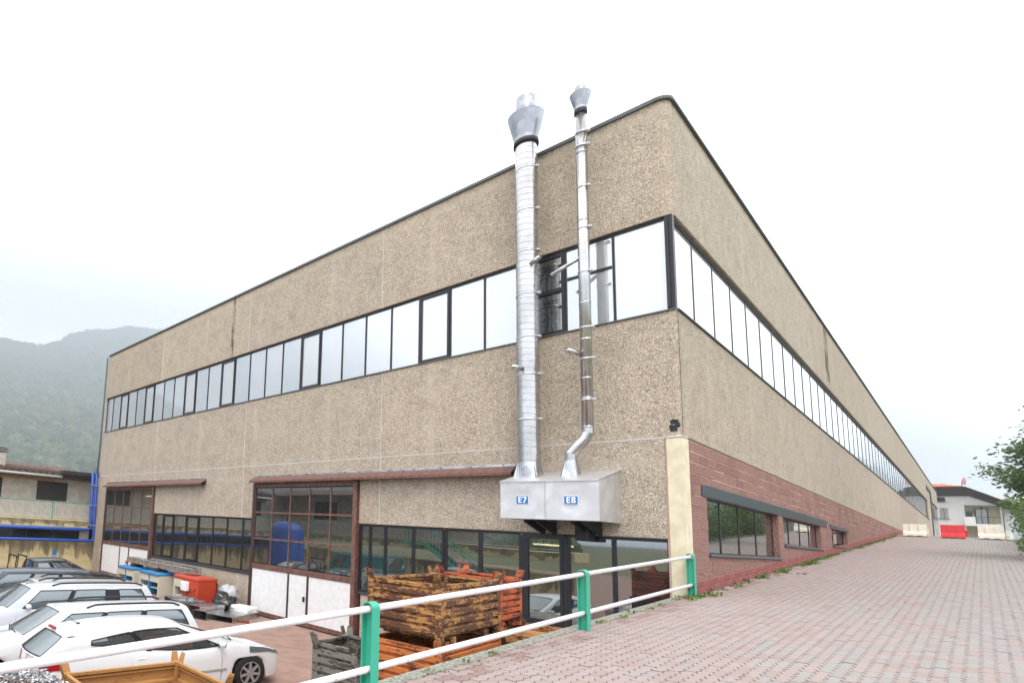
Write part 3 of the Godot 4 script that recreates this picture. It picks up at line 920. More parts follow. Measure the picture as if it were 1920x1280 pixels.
func build_ground(cam: Camera3D):
	sheet("ground", "soil", -1300, 1300, -1600, 1300, YARD - 0.12)
	sheet("yard", "yard", -40, -0.2, -0.2, 60, YARD)
	# the ramp: a solid wedge with paving on top
	var st := S()
	var zs = [24.0, -45.0, -150.0]
	var ys = [ramp_y(24.0) - 0.013, ramp_y(-45.0) - 0.013, ramp_y(-45.0) - 0.013]
	for i in 2:
		quad(st, Vector3(-0.02, ys[i], zs[i]), Vector3(4.42, ys[i], zs[i]), Vector3(4.42, ys[i + 1], zs[i + 1]), Vector3(-0.02, ys[i + 1], zs[i + 1]))
	var r = setting(part(st, "ramp", "sand_joint", self), "sand-jointed bed of the paved ramp")
	st = S()
	hexa(st, [Vector3(-0.30, YARD - 0.1, 24), Vector3(-0.012, YARD - 0.1, 24), Vector3(-0.012, YARD - 0.1, 0.05), Vector3(-0.30, YARD - 0.1, 0.05),
		Vector3(-0.30, ramp_y(24.0) - 0.12, 24), Vector3(-0.012, ramp_y(24.0) - 0.12, 24), Vector3(-0.012, ramp_y(0.05) - 0.12, 0.05), Vector3(-0.30, ramp_y(0.05) - 0.12, 0.05)])
	part(st, "retaining_wall", "concrete", r)
	pavers(r, cam)
	# kerb stones along the drop
	var L := 1.0
	var s2 := S()
	bevel(s2, Vector3(-0.15, -0.12, -L / 2 + 0.004), Vector3(0.0, 0.012, L / 2 - 0.004), 0.012)
	var km := shape(s2)
	var z := 0.55
	while z < 23.0:
		put(km, "kerb_stone", "kerb", r, Transform3D(Basis.from_euler(Vector3(atan(SLOPE), 0, 0)), Vector3(0.0, ramp_y(z), z)))
		z += L
	# green verge and the plateau on the uphill side
	st = S()
	for i in 2:
		quad(st, Vector3(4.42, ys[i] + 0.004, zs[i]), Vector3(60.0, ys[i] + 0.004, zs[i]), Vector3(60.0, ys[i + 1] + 0.004, zs[i + 1]), Vector3(4.42, ys[i + 1] + 0.004, zs[i + 1]))
	setting(part(st, "verge", "soil", self), "earth bank on the uphill side of the ramp")
	railing()

func in_frame(cam: Camera3D, p: Vector3) -> bool:
	var q: Vector3 = cam.transform.affine_inverse() * p
	if q.z > -0.2: return false
	var x: float = CX + F * q.x / -q.z
	var y: float = CY - F * q.y / -q.z
	return x > -10 and x < 1930 and y > 0 and y < 1290

func pavers(r, cam):
	var W := 0.104
	var L := 0.30
	var e := 0.017
	# one zig-zag stone: both long edges bend the same way, so that staggered rows interlock
	var edge = [[0.0, 0.0], [0.125, e], [0.375, -e], [0.5, 0.0], [0.625, e], [0.875, -e], [1.0, 0.0]]
	var g := 0.0036
	var outline = []
	for k in edge: outline.append(Vector2(-W / 2 + g + k[1], (k[0] - 0.5) * (L - 2 * g)))
	var back = edge.duplicate(); back.reverse()
	for k in back: outline.append(Vector2(W / 2 - g + k[1], (k[0] - 0.5) * (L - 2 * g)))
	var st := S()
	var h := 0.05
	var b := 0.0035
	var inner = []
	for p in outline: inner.append(Vector2(p.x - signf(p.x) * b, p.y - signf(p.y) * (b if absf(p.y) > L / 2 - 2 * g else 0.0)))
	var idx := Geometry2D.triangulate_polygon(PackedVector2Array(inner))
	for i in range(0, idx.size(), 3):
		tri(st, Vector3(inner[idx[i]].x, h, inner[idx[i]].y), Vector3(inner[idx[i + 1]].x, h, inner[idx[i + 1]].y), Vector3(inner[idx[i + 2]].x, h, inner[idx[i + 2]].y))
	for i in outline.size():
		var j: int = (i + 1) % outline.size()
		quad(st, Vector3(outline[i].x, h - b, outline[i].y), Vector3(inner[i].x, h, inner[i].y), Vector3(inner[j].x, h, inner[j].y), Vector3(outline[j].x, h - b, outline[j].y))
	var mesh := shape(st)
	var n := FastNoiseLite.new()
	n.seed = 4; n.frequency = 0.45
	var tilt := Basis.from_euler(Vector3(atan(SLOPE), 0, 0))
	var spots = []
	var row := 0
	var x := 0.06
	while x < 4.4:
		var z: float = 13.0 + (L / 2 if row % 2 else 0.0)
		while z > -45.2:
			spots.append(Vector3(x, ramp_y(z), z))
			z -= L
		x += W
		row += 1
	var near = []
	for i in spots.size():
		if in_frame(cam, spots[i]): near.append([spots[i].distance_squared_to(cam.position), i])
	near.sort()
	var single := {}
	for k in mini(300, near.size()): single[near[k][1]] = true
	var mm := MultiMesh.new()
	mm.transform_format = MultiMesh.TRANSFORM_3D
	mm.use_colors = true
	mm.mesh = mesh
	mm.instance_count = spots.size() - single.size()
	var at := 0
	for i in spots.size():
		var p: Vector3 = spots[i]
		# pink where the dye has lasted, grey where it has worn off towards the wheel tracks
		var grey: float = clampf((p.x - 1.2) / 2.6 + n.get_noise_2d(p.x * 2.0, p.z * 0.7) * 0.55, 0.0, 1.0)
		var tone: int
		var d: float = rng.randf()
		if p.x < 0.3 and d < 0.75: tone = 5 if d < 0.3 else 4
		elif d < grey: tone = 2 if rng.randf() < 0.6 else 3
		else: tone = [0, 1, 0, 4][rng.randi_range(0, 3)]
		var t := Transform3D(tilt * Basis.from_euler(Vector3(rng.randfn(0, 0.006), rng.randfn(0, 0.008), rng.randfn(0, 0.012))), p + Vector3(0, -0.05 + rng.randf_range(-0.003, 0.002), 0))
		if single.has(i):
			put(mesh, "paver", "paver_%d" % tone, r, t)
		else:
			mm.set_instance_transform(at, t)
			mm.set_instance_color(at, M["paver_%d" % tone].albedo_color.srgb_to_linear())
			at += 1
	var o := MultiMeshInstance3D.new()
	o.name = "far_pavers"
	o.multimesh = mm
	o.material_override = M["paver"]
	o.set_meta("kind", "stuff")
	r.add_child(o, true)

func railing():
	var t := thing("railing", "white two-rail tube railing on green steel posts along the ramp edge", "railing", "", Vector3(0.06, -0.9, 0.0))
	var y = func(z): return -SLOPE * z
	for h in [0.775, 0.235]:
		var st := S(true)
		tube(st, [Vector3(0, y.call(-0.01) + h, -0.01), Vector3(0, y.call(16.0) + h, 16.0)], 0.031, 16)
		part(st, "rail", "rail_white", t)
	for z in [0.06, 5.05, 9.75, 14.4]:
		var b: float = y.call(z)
		var st := S()
		for s in [-1.0, 1.0]:
			bevel(st, Vector3(s * 0.055 - 0.006, b - 0.05, z - 0.055), Vector3(s * 0.055 + 0.006, b + 0.78, z + 0.055), 0.002)
		box(st, Vector3(-0.049, b - 0.05, z - 0.004), Vector3(0.049, b + 0.74, z + 0.004))
		# rounded strap over the top rail
		var n := 12
		for i in n:
			var a0: float = PI * i / n
			var a1: float = PI * (i + 1) / n
			var p = []
			for e in [[a0, 0.049], [a0, 0.061], [a1, 0.061], [a1, 0.049]]:
				p.append(Vector2(cos(e[0]) * e[1], sin(e[0]) * e[1] + b + 0.78))
			hexa(st, [Vector3(p[0].x, p[0].y, z + 0.055), Vector3(p[1].x, p[1].y, z + 0.055), Vector3(p[1].x, p[1].y, z - 0.055), Vector3(p[0].x, p[0].y, z - 0.055),
				Vector3(p[3].x, p[3].y, z + 0.055), Vector3(p[2].x, p[2].y, z + 0.055), Vector3(p[2].x, p[2].y, z - 0.055), Vector3(p[3].x, p[3].y, z - 0.055)])
		part(st, "post", "post_green", t)

# ---------------------------------------------------------------- steel stillages
func stillage(label, m, at: Vector3, turn: float, w: float, d: float, h: float, ribs := 4, group := "steel stillages beside the ramp", inside := "dark_rust"):
	var t := thing("steel_stillage", label, "stillage", group, at, turn)
	var foot := 0.13
	var body := h - foot
	# four corrugated sides
	for s in 4:
		var len: float = w if s % 2 == 0 else d
		var off: float = (d if s % 2 == 0 else w) / 2.0
		var rot := Basis(Vector3.UP, s * PI / 2)
		var prof = [Vector2(0.0, foot)]
		var step: float = (body - 0.08) / ribs
		for k in ribs:
			var y0: float = foot + k * step
			prof.append_array([Vector2(0.0, y0 + step * 0.16), Vector2(0.04, y0 + step * 0.26), Vector2(0.04, y0 + step * 0.82), Vector2(0.0, y0 + step * 0.92)])
		prof.append(Vector2(0.0, h - 0.075))
		prof.append(Vector2(0.03, h - 0.065)); prof.append(Vector2(0.03, h - 0.012)); prof.append(Vector2(-0.025, h - 0.012)); prof.append(Vector2(-0.025, h - 0.05))
		var st := S()
		for i in prof.size() - 1:
			var a = prof[i]
			var b = prof[i + 1]
			quad(st, rot * Vector3(-len / 2 + 0.03, a.y, off - 0.03 + a.x), rot * Vector3(-len / 2 + 0.03, b.y, off - 0.03 + b.x), rot * Vector3(len / 2 - 0.03, b.y, off - 0.03 + b.x), rot * Vector3(len / 2 - 0.03, a.y, off - 0.03 + a.x))
		for i in prof.size() - 1:      # the inner skin
			var a = prof[i]
			var b = prof[i + 1]
			if a.y > h - 0.08: continue
			quad(st, rot * Vector3(-len / 2 + 0.03, a.y, off - 0.036 + a.x), rot * Vector3(len / 2 - 0.03, a.y, off - 0.036 + a.x), rot * Vector3(len / 2 - 0.03, b.y, off - 0.036 + b.x), rot * Vector3(-len / 2 + 0.03, b.y, off - 0.036 + b.x))
		part(st, "side", m, t)
	for sx in [-1.0, 1.0]:
		for sz in [-1.0, 1.0]:
			var c := Vector3(sx * (w / 2 - 0.03), 0, sz * (d / 2 - 0.03))
			var st := S()
			bevel(st, c + Vector3(-0.045, 0.0, -0.045), c + Vector3(0.045, h, 0.045), 0.008)
			var p = part(st, "corner_post", m, t)
			# flared stacking ear
			st = S()
			var o := Vector3(sx, 0, sz) * 0.045
			for e in [[Vector3(sx * 0.05, 0, 0), Vector3(0, 0, -sz * 0.12)], [Vector3(0, 0, sz * 0.05), Vector3(-sx * 0.12, 0, 0)]]:
				var q: Vector3 = c + o + Vector3(0, h - 0.03, 0)
				var k: Vector3 = e[0] + Vector3(0, 0.14, 0)
				var nn: Vector3 = e[0].normalized() * 0.006
				hexa(st, [q - nn, q + nn, q + e[1] + nn, q + e[1] - nn, q + k - nn, q + k + nn, q + e[1] * 0.75 + k + nn, q + e[1] * 0.75 + k - nn])
			part(st, "stacking_ear", m, p)
	bpart(Vector3(-w / 2 + 0.04, foot - 0.02, -d / 2 + 0.04), Vector3(w / 2 - 0.04, foot + 0.01, d / 2 - 0.04), "floor_plate", inside, t)
	for k in [-0.28, 0.28]:
		bpart(Vector3(-w / 2 + 0.02, 0.012, k * d - 0.08), Vector3(w / 2 - 0.02, foot - 0.025, k * d + 0.08), "skid", m, t, 0.008)
	return t

func swarf_heap(called, label, at: Vector3, w: float, d: float, h: float, count: int, sd: int):
	rng.seed = sd
	var o = S()
	var o2 = S()
	for i in count:
		var p := Vector3(rng.randf_range(-w, w) / 2, 0, rng.randf_range(-d, d) / 2)
		p.y = h * (1.0 - pow(absf(p.x) / w * 1.9, 2.0) * 0.5 - pow(absf(p.z) / d * 1.9, 2.0) * 0.5) * rng.randf_range(0.75, 1.05)
		var st = o if rng.randf() < 0.86 else o2
		var a: float = rng.randf() * TAU
		var dir := Vector3(cos(a), rng.randf_range(-0.5, 0.7), sin(a)).normalized()
		var side := dir.cross(Vector3(rng.randf_range(-1, 1), 1, rng.randf_range(-1, 1))).normalized()
		var nn := side.cross(dir)
		var rr: float = rng.randf_range(0.012, 0.032)
		var last0
		var last1
		for k in 7:      # a curl of ribbon
			var tt: float = k * 0.95
			var c: Vector3 = at + p + dir * (k * 0.016) + (side * cos(tt) + nn * sin(tt)) * rr
			var e: Vector3 = dir * 0.009
			if k > 0: quad(st, last0, last1, c + e, c - e)
			last0 = c - e; last1 = c + e
	var t := thing(called, label, "scrap metal")
	part(o, "curls", "swarf", t).set_meta("kind", "stuff")
	part(o2, "rusty_curls", "swarf_brown", t).set_meta("kind", "stuff")
	t.set_meta("kind", "stuff")
	return t

func build_stillages():
	# stack of three beside the ramp: L(-1.8,7.15) N(-0.8,7.4) R(-1.1,5.3) at y -0.65
	var turn := deg_to_rad(8.0)
	var c := Vector3(-1.46, 0, 6.27)
	stillage("ochre stillage eaten by rust, topmost of the stack nearest the railing", "rust_ochre", c + Vector3(0, -1.47, 0), turn, 1.06, 2.1, 0.82, 5)
	stillage("orange stillage carrying the rust-eaten ochre one", "rust_orange", c + Vector3(0.02, -2.30, 0.02), turn, 1.08, 2.12, 0.82, 5)
	stillage("orange stillage at the foot of the stack beside the railing", "rust_orange", c + Vector3(0.0, YARD, 0.0), turn, 1.08, 2.12, 1.09, 5)
	# second stack behind it
	var c2 := Vector3(-1.72, 0, 4.55)
	stillage("red-orange stillage with tall ears, topmost of the stack towards the glass doors", "rust_red_orange", c2 + Vector3(0, -1.45, 0), turn, 0.98, 1.0, 0.82, 6)
	stillage("dark rusty stillage below the red-orange one", "dark_rust", c2 + Vector3(0.0, -2.28, 0.0), turn, 1.0, 1.02, 0.82, 4)
	stillage("brown stillage at the foot of the stack towards the glass doors", "dark_rust", c2 + Vector3(0, YARD, 0), turn, 1.0, 1.02, 1.11, 4)
	# the grey pair
	var c3 := Vector3(-2.12, 0, 7.40)
	stillage("weathered grey stillage spotted with lichen, beside the rusty stack", "grey_rust", c3 + Vector3(0, -2.31, 0), deg_to_rad(12.0), 0.68, 0.96, 0.68, 4)
	stillage("orange stillage under the weathered grey one", "rust_orange", c3 + Vector3(0, YARD, 0), deg_to_rad(12.0), 0.70, 0.98, 1.08, 4)
	# the ochre box in front of the white hatchback
	stillage("clean ochre stillage in front of the white hatchback", "ochre_paint", Vector3(-2.95, -2.86, 10.35), deg_to_rad(-1.0), 1.25, 1.72, 0.82, 3, "steel stillages beside the ramp", "ochre_paint")
	stillage("ochre stillage under the clean one, beside the white hatchback", "ochre_paint", Vector3(-2.95, YARD, 10.35), deg_to_rad(-1.0), 1.25, 1.72, 0.53, 2)
	# the box of swarf
	var s = Vector3(-3.25, -2.72, 11.95)
	stillage("dark rusty stillage filled with bright metal swarf", "dark_rust", s, 0.0, 1.5, 1.25, 0.60, 3)
	stillage("dark stillage under the one filled with swarf", "dark_rust", Vector3(s.x, YARD, s.z), 0.0, 1.5, 1.25, 0.66, 3)
	swarf_heap("metal_swarf", "heap of bright curled metal swarf in a rusty stillage", s + Vector3(0, 0.42, 0), 1.4, 1.15, 0.42, 3600, 21)
	rng.seed = 99
	# shallow ochre tray by the kerb
	var t := thing("steel_tray", "shallow ochre steel tray lying behind the red-orange stillage", "tray", "", Vector3(-1.0, -1.58, 4.3), deg_to_rad(14.0))
	bpart(Vector3(-0.4, 0.0, -0.8), Vector3(0.4, 0.02, 0.8), "tray_floor", "ochre_paint", t)
	for e in [[Vector3(-0.4, 0.02, -0.8), Vector3(-0.37, 0.13, 0.8)], [Vector3(0.37, 0.02, -0.8), Vector3(0.4, 0.13, 0.8)], [Vector3(-0.37, 0.02, -0.8), Vector3(0.37, 0.13, -0.77)], [Vector3(-0.37, 0.02, 0.77), Vector3(0.37, 0.13, 0.8)]]:
		bpart(e[0], e[1], "tray_side", "rust_ochre", t, 0.006)
	stillage("dark rusty stillage carrying the shallow ochre tray", "dark_rust", Vector3(-0.86, YARD, 4.55), deg_to_rad(14.0), 0.7, 1.1, 1.81, 5)
	# landing in front of the glass door
	var l := thing("concrete_landing", "raised concrete landing before the glass door", "landing")
	bpart(Vector3(-4.1, YARD - 0.05, 0.02), Vector3(-0.32, -1.95, 2.6), "landing_slab", "concrete", l, 0.02)

# ---------------------------------------------------------------- cars (nose towards local -z)
func key(keys, x):
	if x <= keys[0][0]: return keys[0][1]
	for i in keys.size() - 1:
		if x <= keys[i + 1][0]:
			var t: float = (x - keys[i][0]) / (keys[i + 1][0] - keys[i][0])
			t = lerpf(t, t * t * (3 - 2 * t), 0.5)
			return lerpf(keys[i][1], keys[i + 1][1], t)
	return keys[-1][1]

func car(c: Dictionary, at: Vector3, turn: float) -> Node3D:
	var t := thing(c.get("called", "parked_car"), c.label, c.get("category", "car"), c.get("group", "cars parked in the yard"), at, turn)
	var L: float = c.L
	var W: float = c.W
	var paint: String = c.paint
	var top = c.top                   # [[z, height of hood / belt line]...]
	var R: float = c.get("wheel", 0.33)
	var zw = c.wheels                 # [front z, rear z]
	var zr: float = c.get("zr", 1.25)  # wheels are longer than high by this much, as the whole car is
	# plan outline from the middle of the nose to the middle of the tail
	var half = []
	var fr: float = c.get("round_front", 0.55)
	var rr: float = c.get("round_rear", 0.3)
	var nose: float = -L / 2
	for i in 5: half.append(Vector2(i / 5.0 * (W / 2 - 0.26), nose + 0.06 * pow(i / 5.0, 2.0)))
	for i in 9:
		var a: float = PI / 2 * i / 8.0
		half.append(Vector2(W / 2 - 0.26 + 0.26 * sin(a), nose + 0.06 + fr * (1 - cos(a))))
	var z0: float = nose + 0.06 + fr
	var z1: float = L / 2 - 0.04 - rr
	for i in range(1, 72):
		var z: float = lerpf(z0, z1, i / 72.0)
		half.append(Vector2(W / 2 + 0.012 * sin(PI * i / 72.0), z))
	for i in 9:
		var a: float = PI / 2 * i / 8.0
		half.append(Vector2(W / 2 - 0.2 + 0.2 * cos(a), z1 + rr * sin(a)))
	for i in 6: half.append(Vector2((1 - i / 5.0) * (W / 2 - 0.2) , L / 2 - 0.04 + 0.04 * (i / 5.0)))
	var sill := 0.2
	var ring = func(sgn):
		var cols = []
		for p in half:
			var ty: float = key(top, p.y)
			var mid: float = minf(0.68, ty - 0.1)
			var low: float = sill
			for w in zw:
				var dz: float = (p.y - w) / (R * 1.16 * zr)
				if absf(dz) < 1.0 and p.x > W * 0.4: low = maxf(low, minf(R + R * 1.16 * sqrt(1 - dz * dz), mid - 0.03))
			var inw: Vector2 = Vector2(p.x * 0.955, p.y * 0.985)
			var up: Vector2 = Vector2(p.x * 0.93, p.y * 0.988)
			cols.append([Vector3(sgn * inw.x, low, inw.y), Vector3(sgn * p.x, lerpf(low, mid, 0.55), p.y), Vector3(sgn * p.x, mid, p.y), Vector3(sgn * p.x * 0.985, lerpf(mid, ty, 0.72), p.y * 0.995),
				Vector3(sgn * up.x, ty, up.y), Vector3(sgn * up.x * 0.62, ty + 0.03 * (1 - pow(absf(p.y) / (L / 2), 4.0)), up.y), Vector3(0, ty + 0.04 * (1 - pow(absf(p.y) / (L / 2), 4.0)), up.y)])
		return cols
	var st := S(true)
	for s in [-1.0, 1.0]:
		var cols = ring.call(s)
		for i in cols.size() - 1:
			for k in 6:
				st.set_smooth_group(1 if k < 4 else 2)
				quad(st, cols[i][k], cols[i][k + 1], cols[i + 1][k + 1], cols[i + 1][k])
	part(st, "body", paint, t)
	bpart(Vector3(-W / 2 + 0.16, 0.17, -L / 2 + 0.75), Vector3(W / 2 - 0.16, 0.5, L / 2 - 0.4), "underbody", "black_plastic", t)
	# greenhouse
	var g = c.cabin                    # cowl z, windscreen top z, roof rear z, rear glass foot z
	var H: float = c.H
	var wb: float = W / 2 * 0.915
	var wr: float = W / 2 * c.get("roof_width", 0.76)
	var rise: float = c.get("roof_drop", 0.05)
	var roof_y = func(z):
		var q: float = (z - g[1]) / (g[2] - g[1])
		return H - 0.055 - rise * pow(absf(q * 1.15 - 0.4), 2.0) * 1.6
	var base = func(s, sgn):
		var z: float = lerpf(g[0], g[3], s)
		return Vector3(sgn * wb * (1.0 - 0.03 * pow(absf(s * 2 - 1), 3.0)), key(top, z) - 0.01, z)
	var roof = func(s, sgn):
		var z: float = lerpf(g[1], g[2], s)
		return Vector3(sgn * wr * (1.0 - 0.05 * pow(absf(s * 2 - 1), 3.0)), roof_y.call(z), z)
	var taper = c.get("taper", [2.0, 3.0, 0.0, 0.0])     # where the side glass narrows towards the tail
	var side = func(s, v, sgn, push):
		var q: float = clampf((s - taper[0]) / (taper[1] - taper[0]), 0.0, 1.0) if s < 0.999 else 0.0
		var lo: float = 0.05 + taper[2] * q * q
		var hi: float = 0.86 - taper[3] * q * q
		if s < 0.999: v = v / 0.05 * lo if v < 0.05 else lerpf(lo, hi, (v - 0.05) / 0.81) if v < 0.86 else lerpf(hi, 1.0, (v - 0.86) / 0.14)
		var a: Vector3 = base.call(s, sgn)
		var b: Vector3 = roof.call(s, sgn)
		var p: Vector3 = a.lerp(b, v)
		p.x += sgn * (0.025 * sin(v * PI) + push)
		return p
	var wins = c.windows               # [[s0, s1], ...] along each side
	var v0 := 0.05
	var v1 := 0.86
	var frame := S(true)
	for sgn in [-1.0, 1.0]:
		var cuts = [0.0]
		for w in wins: cuts.append_array([w[0], w[1]])
		cuts.append(1.0)
		for i in cuts.size() - 1:
			var n: int = maxi(1, int((cuts[i + 1] - cuts[i]) * 14))
			var is_win: bool = i % 2 == 1
			var pill := S()
			var some := false
			for k in n:
				var s0: float = lerpf(cuts[i], cuts[i + 1], float(k) / n)
				var s1: float = lerpf(cuts[i], cuts[i + 1], float(k + 1) / n)
				var bands = [[0.0, v0], [v1, 0.93], [0.93, 1.0]] if is_win else [[0.0, v0], [v0, 0.4], [0.4, v1], [v1, 0.93], [0.93, 1.0]]
				for b in bands:
					var dst = frame
					if not is_win and i > 0 and i < cuts.size() - 2 and b[1] <= v1 and c.get("dark_pillars", true):
						dst = pill; some = true
					quad(dst, side.call(s0, b[0], sgn, 0.0), side.call(s0, b[1], sgn, 0.0), side.call(s1, b[1], sgn, 0.0), side.call(s1, b[0], sgn, 0.0))
			if some: part(pill, "door_pillar", "black_plastic", t)
		for w in wins:
			var gl := S(true)
			for k in 6:
				var s0: float = lerpf(w[0], w[1], k / 6.0)
				var s1: float = lerpf(w[0], w[1], (k + 1) / 6.0)
				for b in [[v0, 0.35], [0.35, 0.62], [0.62, v1]]:
					quad(gl, side.call(s0, b[0], sgn, -0.01), side.call(s0, b[1], sgn, -0.01), side.call(s1, b[1], sgn, -0.01), side.call(s1, b[0], sgn, -0.01))
			var pane = part(gl, "side_window", "car_glass", t)
			var tr := S()
			for e in [[w[0], v0, w[1], v0], [w[0], v1, w[1], v1], [w[0], v0, w[0], v1], [w[1], v0, w[1], v1]]:
				var pts = []
				for k in 5: pts.append(side.call(lerpf(e[0], e[2], k / 4.0), lerpf(e[1], e[3], k / 4.0), sgn, 0.002))
				tube(tr, pts, 0.011, 5)
			part(tr, "window_seal", "black_plastic", pane)
	# windscreen and rear window with their pillars
	for e in [[0.0, "windscreen", -1.0, 0.075], [1.0, "rear_window", 1.0, c.get("rear_pillar", 0.11)]]:
		var gl := S(true)
		var n := 10
		var P = func(a, v):
			var l: Vector3 = side.call(e[0], v, -1.0, 0.0)
			var r: Vector3 = side.call(e[0], v, 1.0, 0.0)
			var p: Vector3 = l.lerp(r, a)
			p.z += e[2] * 0.1 * (1 - pow(a * 2 - 1, 2.0)) * (1.0 - v * 0.6)
			p.y += 0.04 * (1 - pow(a * 2 - 1, 2.0)) * v
			return p
		for i in n:
			for b in [[0.0, 0.06], [0.06, 0.34], [0.34, 0.62], [0.62, 0.92], [0.92, 1.0]]:
				var a0: float = float(i) / n
				var a1: float = float(i + 1) / n
				var glassy: bool = i > 0 and i < n - 1 and b[0] > 0.0 and b[1] < 1.0
				quad(gl if glassy else frame, P.call(a0, b[0]), P.call(a0, b[1]), P.call(a1, b[1]), P.call(a1, b[0]))
		var pane = part(gl, e[1], "car_glass", t)
		var tr := S()
		var loop = []
		for k in 11: loop.append(P.call(0.1 + 0.08 * k, 0.06) + Vector3(0, 0, e[2] * 0.004))
		tube(tr, loop, 0.014, 5)
		loop = []
		for k in 11: loop.append(P.call(0.1 + 0.08 * k, 0.92) + Vector3(0, 0, e[2] * 0.004))
		tube(tr, loop, 0.010, 5)
		for a in [0.1, 0.9]:
			loop = []
			for k in 6: loop.append(P.call(a, lerpf(0.06, 0.92, k / 5.0)) + Vector3(0, 0, e[2] * 0.004))
			tube(tr, loop, 0.010, 5)
		part(tr, "seal", "black_plastic", pane)
		if e[0] == 0.0:
			var wp := S()
			for a in [[0.25, 0.62], [0.55, 0.9]]:
				tube(wp, [P.call(a[0], 0.02) + Vector3(0, 0.02, -0.03), P.call(a[1], 0.10) + Vector3(0, 0.015, -0.03)], 0.012, 5)
			part(wp, "wiper", "black_plastic", pane)
	# roof
	var ns := 14
	for i in ns:
		for k in 8:
			var p = []
			for e in [[0, 0], [0, 1], [1, 1], [1, 0]]:
				var s: float = float(i + e[0]) / ns
				var a: float = float(k + e[1]) / 8.0
				var q: Vector3 = roof.call(s, -1.0).lerp(roof.call(s, 1.0), a)
				var cr: float = 1 - pow(a * 2 - 1, 2.0)
				q.y += 0.052 * cr
				var ez: float = 0.1 * 0.4 * cr
				if i + e[0] == 0: q.z -= ez; q.y = roof.call(s, 1.0).y + 0.04 * cr
				elif i + e[0] == ns: q.z += ez; q.y = roof.call(s, 1.0).y + 0.04 * cr
				p.append(q)
			quad(frame, p[0], p[1], p[2], p[3])
	part(frame, "roof_shell", paint, t)
	# roof rails
	if c.has("rails"):
		for sgn in [-1.0, 1.0]:
			var pts = []
			for k in 13:
				var s: float = lerpf(c.rails[0], c.rails[1], k / 12.0)
				var q: Vector3 = roof.call(s, sgn)
				q.x *= 0.94
				q.y += 0.035 + 0.055 * minf(1.0, minf(k, 12 - k) * 0.9)
				pts.append(q)
			st = S(true)
			tube(st, pts, 0.021, 8)
			part(st, "roof_rail", "black_plastic", t)
	# wheels
	for w in zw:
		for sgn in [-1.0, 1.0]:
			var o := Node3D.new()
			o.name = "wheel"
			t.add_child(o, true)
			o.position = Vector3(sgn * (W / 2 - 0.075), R, w)
			o.scale = Vector3(1, 1, zr)
			st = S(true)
			lathe(st, [Vector2(R * 0.66, -0.09), Vector2(R * 0.95, -0.09), Vector2(R, -0.05), Vector2(R, 0.05), Vector2(R * 0.95, 0.09), Vector2(R * 0.66, 0.085)], 32, Vector3.ZERO, 0)
			part(st, "tyre", "tyre", o)
			st = S()
			lathe(st, [Vector2(R * 0.68, sgn * 0.085), Vector2(R * 0.60, sgn * 0.08), Vector2(R * 0.60, sgn * 0.03)], 32, Vector3.ZERO, 0)
			for k in 7:
				var a: float = TAU * k / 7.0
				var d := Vector3(0, cos(a), sin(a))
				var e := Vector3(0, -sin(a), cos(a))
				var x0 := Vector3(sgn * 0.05, 0, 0)
				var x1 := Vector3(sgn * 0.085, 0, 0)
				hexa(st, [x0 + d * 0.03 - e * 0.03, x0 + d * 0.03 + e * 0.03, x0 + d * R * 0.62 + e * 0.022, x0 + d * R * 0.62 - e * 0.022, x1 + d * 0.03 - e * 0.03, x1 + d * 0.03 + e * 0.03, x1 + d * R * 0.62 + e * 0.022, x1 + d * R * 0.62 - e * 0.022])
			lathe(st, [Vector2(0.055, sgn * 0.03), Vector2(0.055, sgn * 0.09), Vector2(0.0, sgn * 0.095)], 16, Vector3.ZERO, 0)
			part(st, "rim", "alloy", o)
			st = S()
			lathe(st, [Vector2(R * 0.6, sgn * 0.02), Vector2(0.0, sgn * 0.02)], 24, Vector3.ZERO, 0)
			part(st, "brake_disc", "rubber", o)
	# lamps: thin shells that follow the body's corners
	for sgn in [-1.0, 1.0]:
		for e in [["headlight", "lamp_clear", 7, 14, 0.05, 0.72, 0.94], ["tail_light", c.get("tail", "lamp_red"), half.size() - 14, half.size() - 5, 0.0, 0.72, 0.97]]:
			var cols = ring.call(sgn)
			st = S(true)
			for i in range(e[2], e[3]):
				var p = []
				for q in [[i, e[5]], [i, e[6]], [i + 1, e[6]], [i + 1, e[5]]]:
					var col = cols[q[0]]
					var v: Vector3 = col[2].lerp(col[3], 0.45) if q[1] < 0.8 else col[3].lerp(col[4], 0.40)
					var out := Vector3(v.x / (W * W), 0, v.z / (L * L)).normalized()
					p.append(v + out * 0.016 + Vector3(0, 0.006 if q[1] > 0.8 else 0.0, 0))
				quad(st, p[0], p[1], p[2], p[3])
			part(st, e[0], e[1], t)
	# mirrors, door seams, handles, antenna
	for sgn in [-1.0, 1.0]:
		st = S(true)
		var q: Vector3 = side.call(0.10, 0.06, sgn, 0.0)
		lathe(st, [Vector2(0.0, -0.09), Vector2(0.05, -0.075), Vector2(0.065, 0.0), Vector2(0.055, 0.075), Vector2(0.0, 0.085)], 12, q + Vector3(sgn * 0.12, 0.05, -0.02), 0)
		var mi = part(st, "mirror", c.get("mirror", paint), t)
		bpart(q + Vector3(minf(0, sgn * 0.1), 0.0, -0.03), q + Vector3(maxf(0, sgn * 0.1), 0.03, 0.02), "mirror_foot", "black_plastic", mi)
		st = S()
		for s in c.seams:
			var z: float = s
			var ty: float = key(top, z)
			tube(st, [Vector3(sgn * W / 2 * 0.935, ty, z), Vector3(sgn * (W / 2 * 0.985 + 0.004), lerpf(0.68, ty, 0.7), z), Vector3(sgn * (W / 2 + 0.008), 0.66, z - 0.02), Vector3(sgn * (W / 2 + 0.004), 0.42, z - 0.02), Vector3(sgn * (W / 2 * 0.96), 0.22, z)], 0.006, 4)
		part(st, "door_seam", "black_plastic", t)
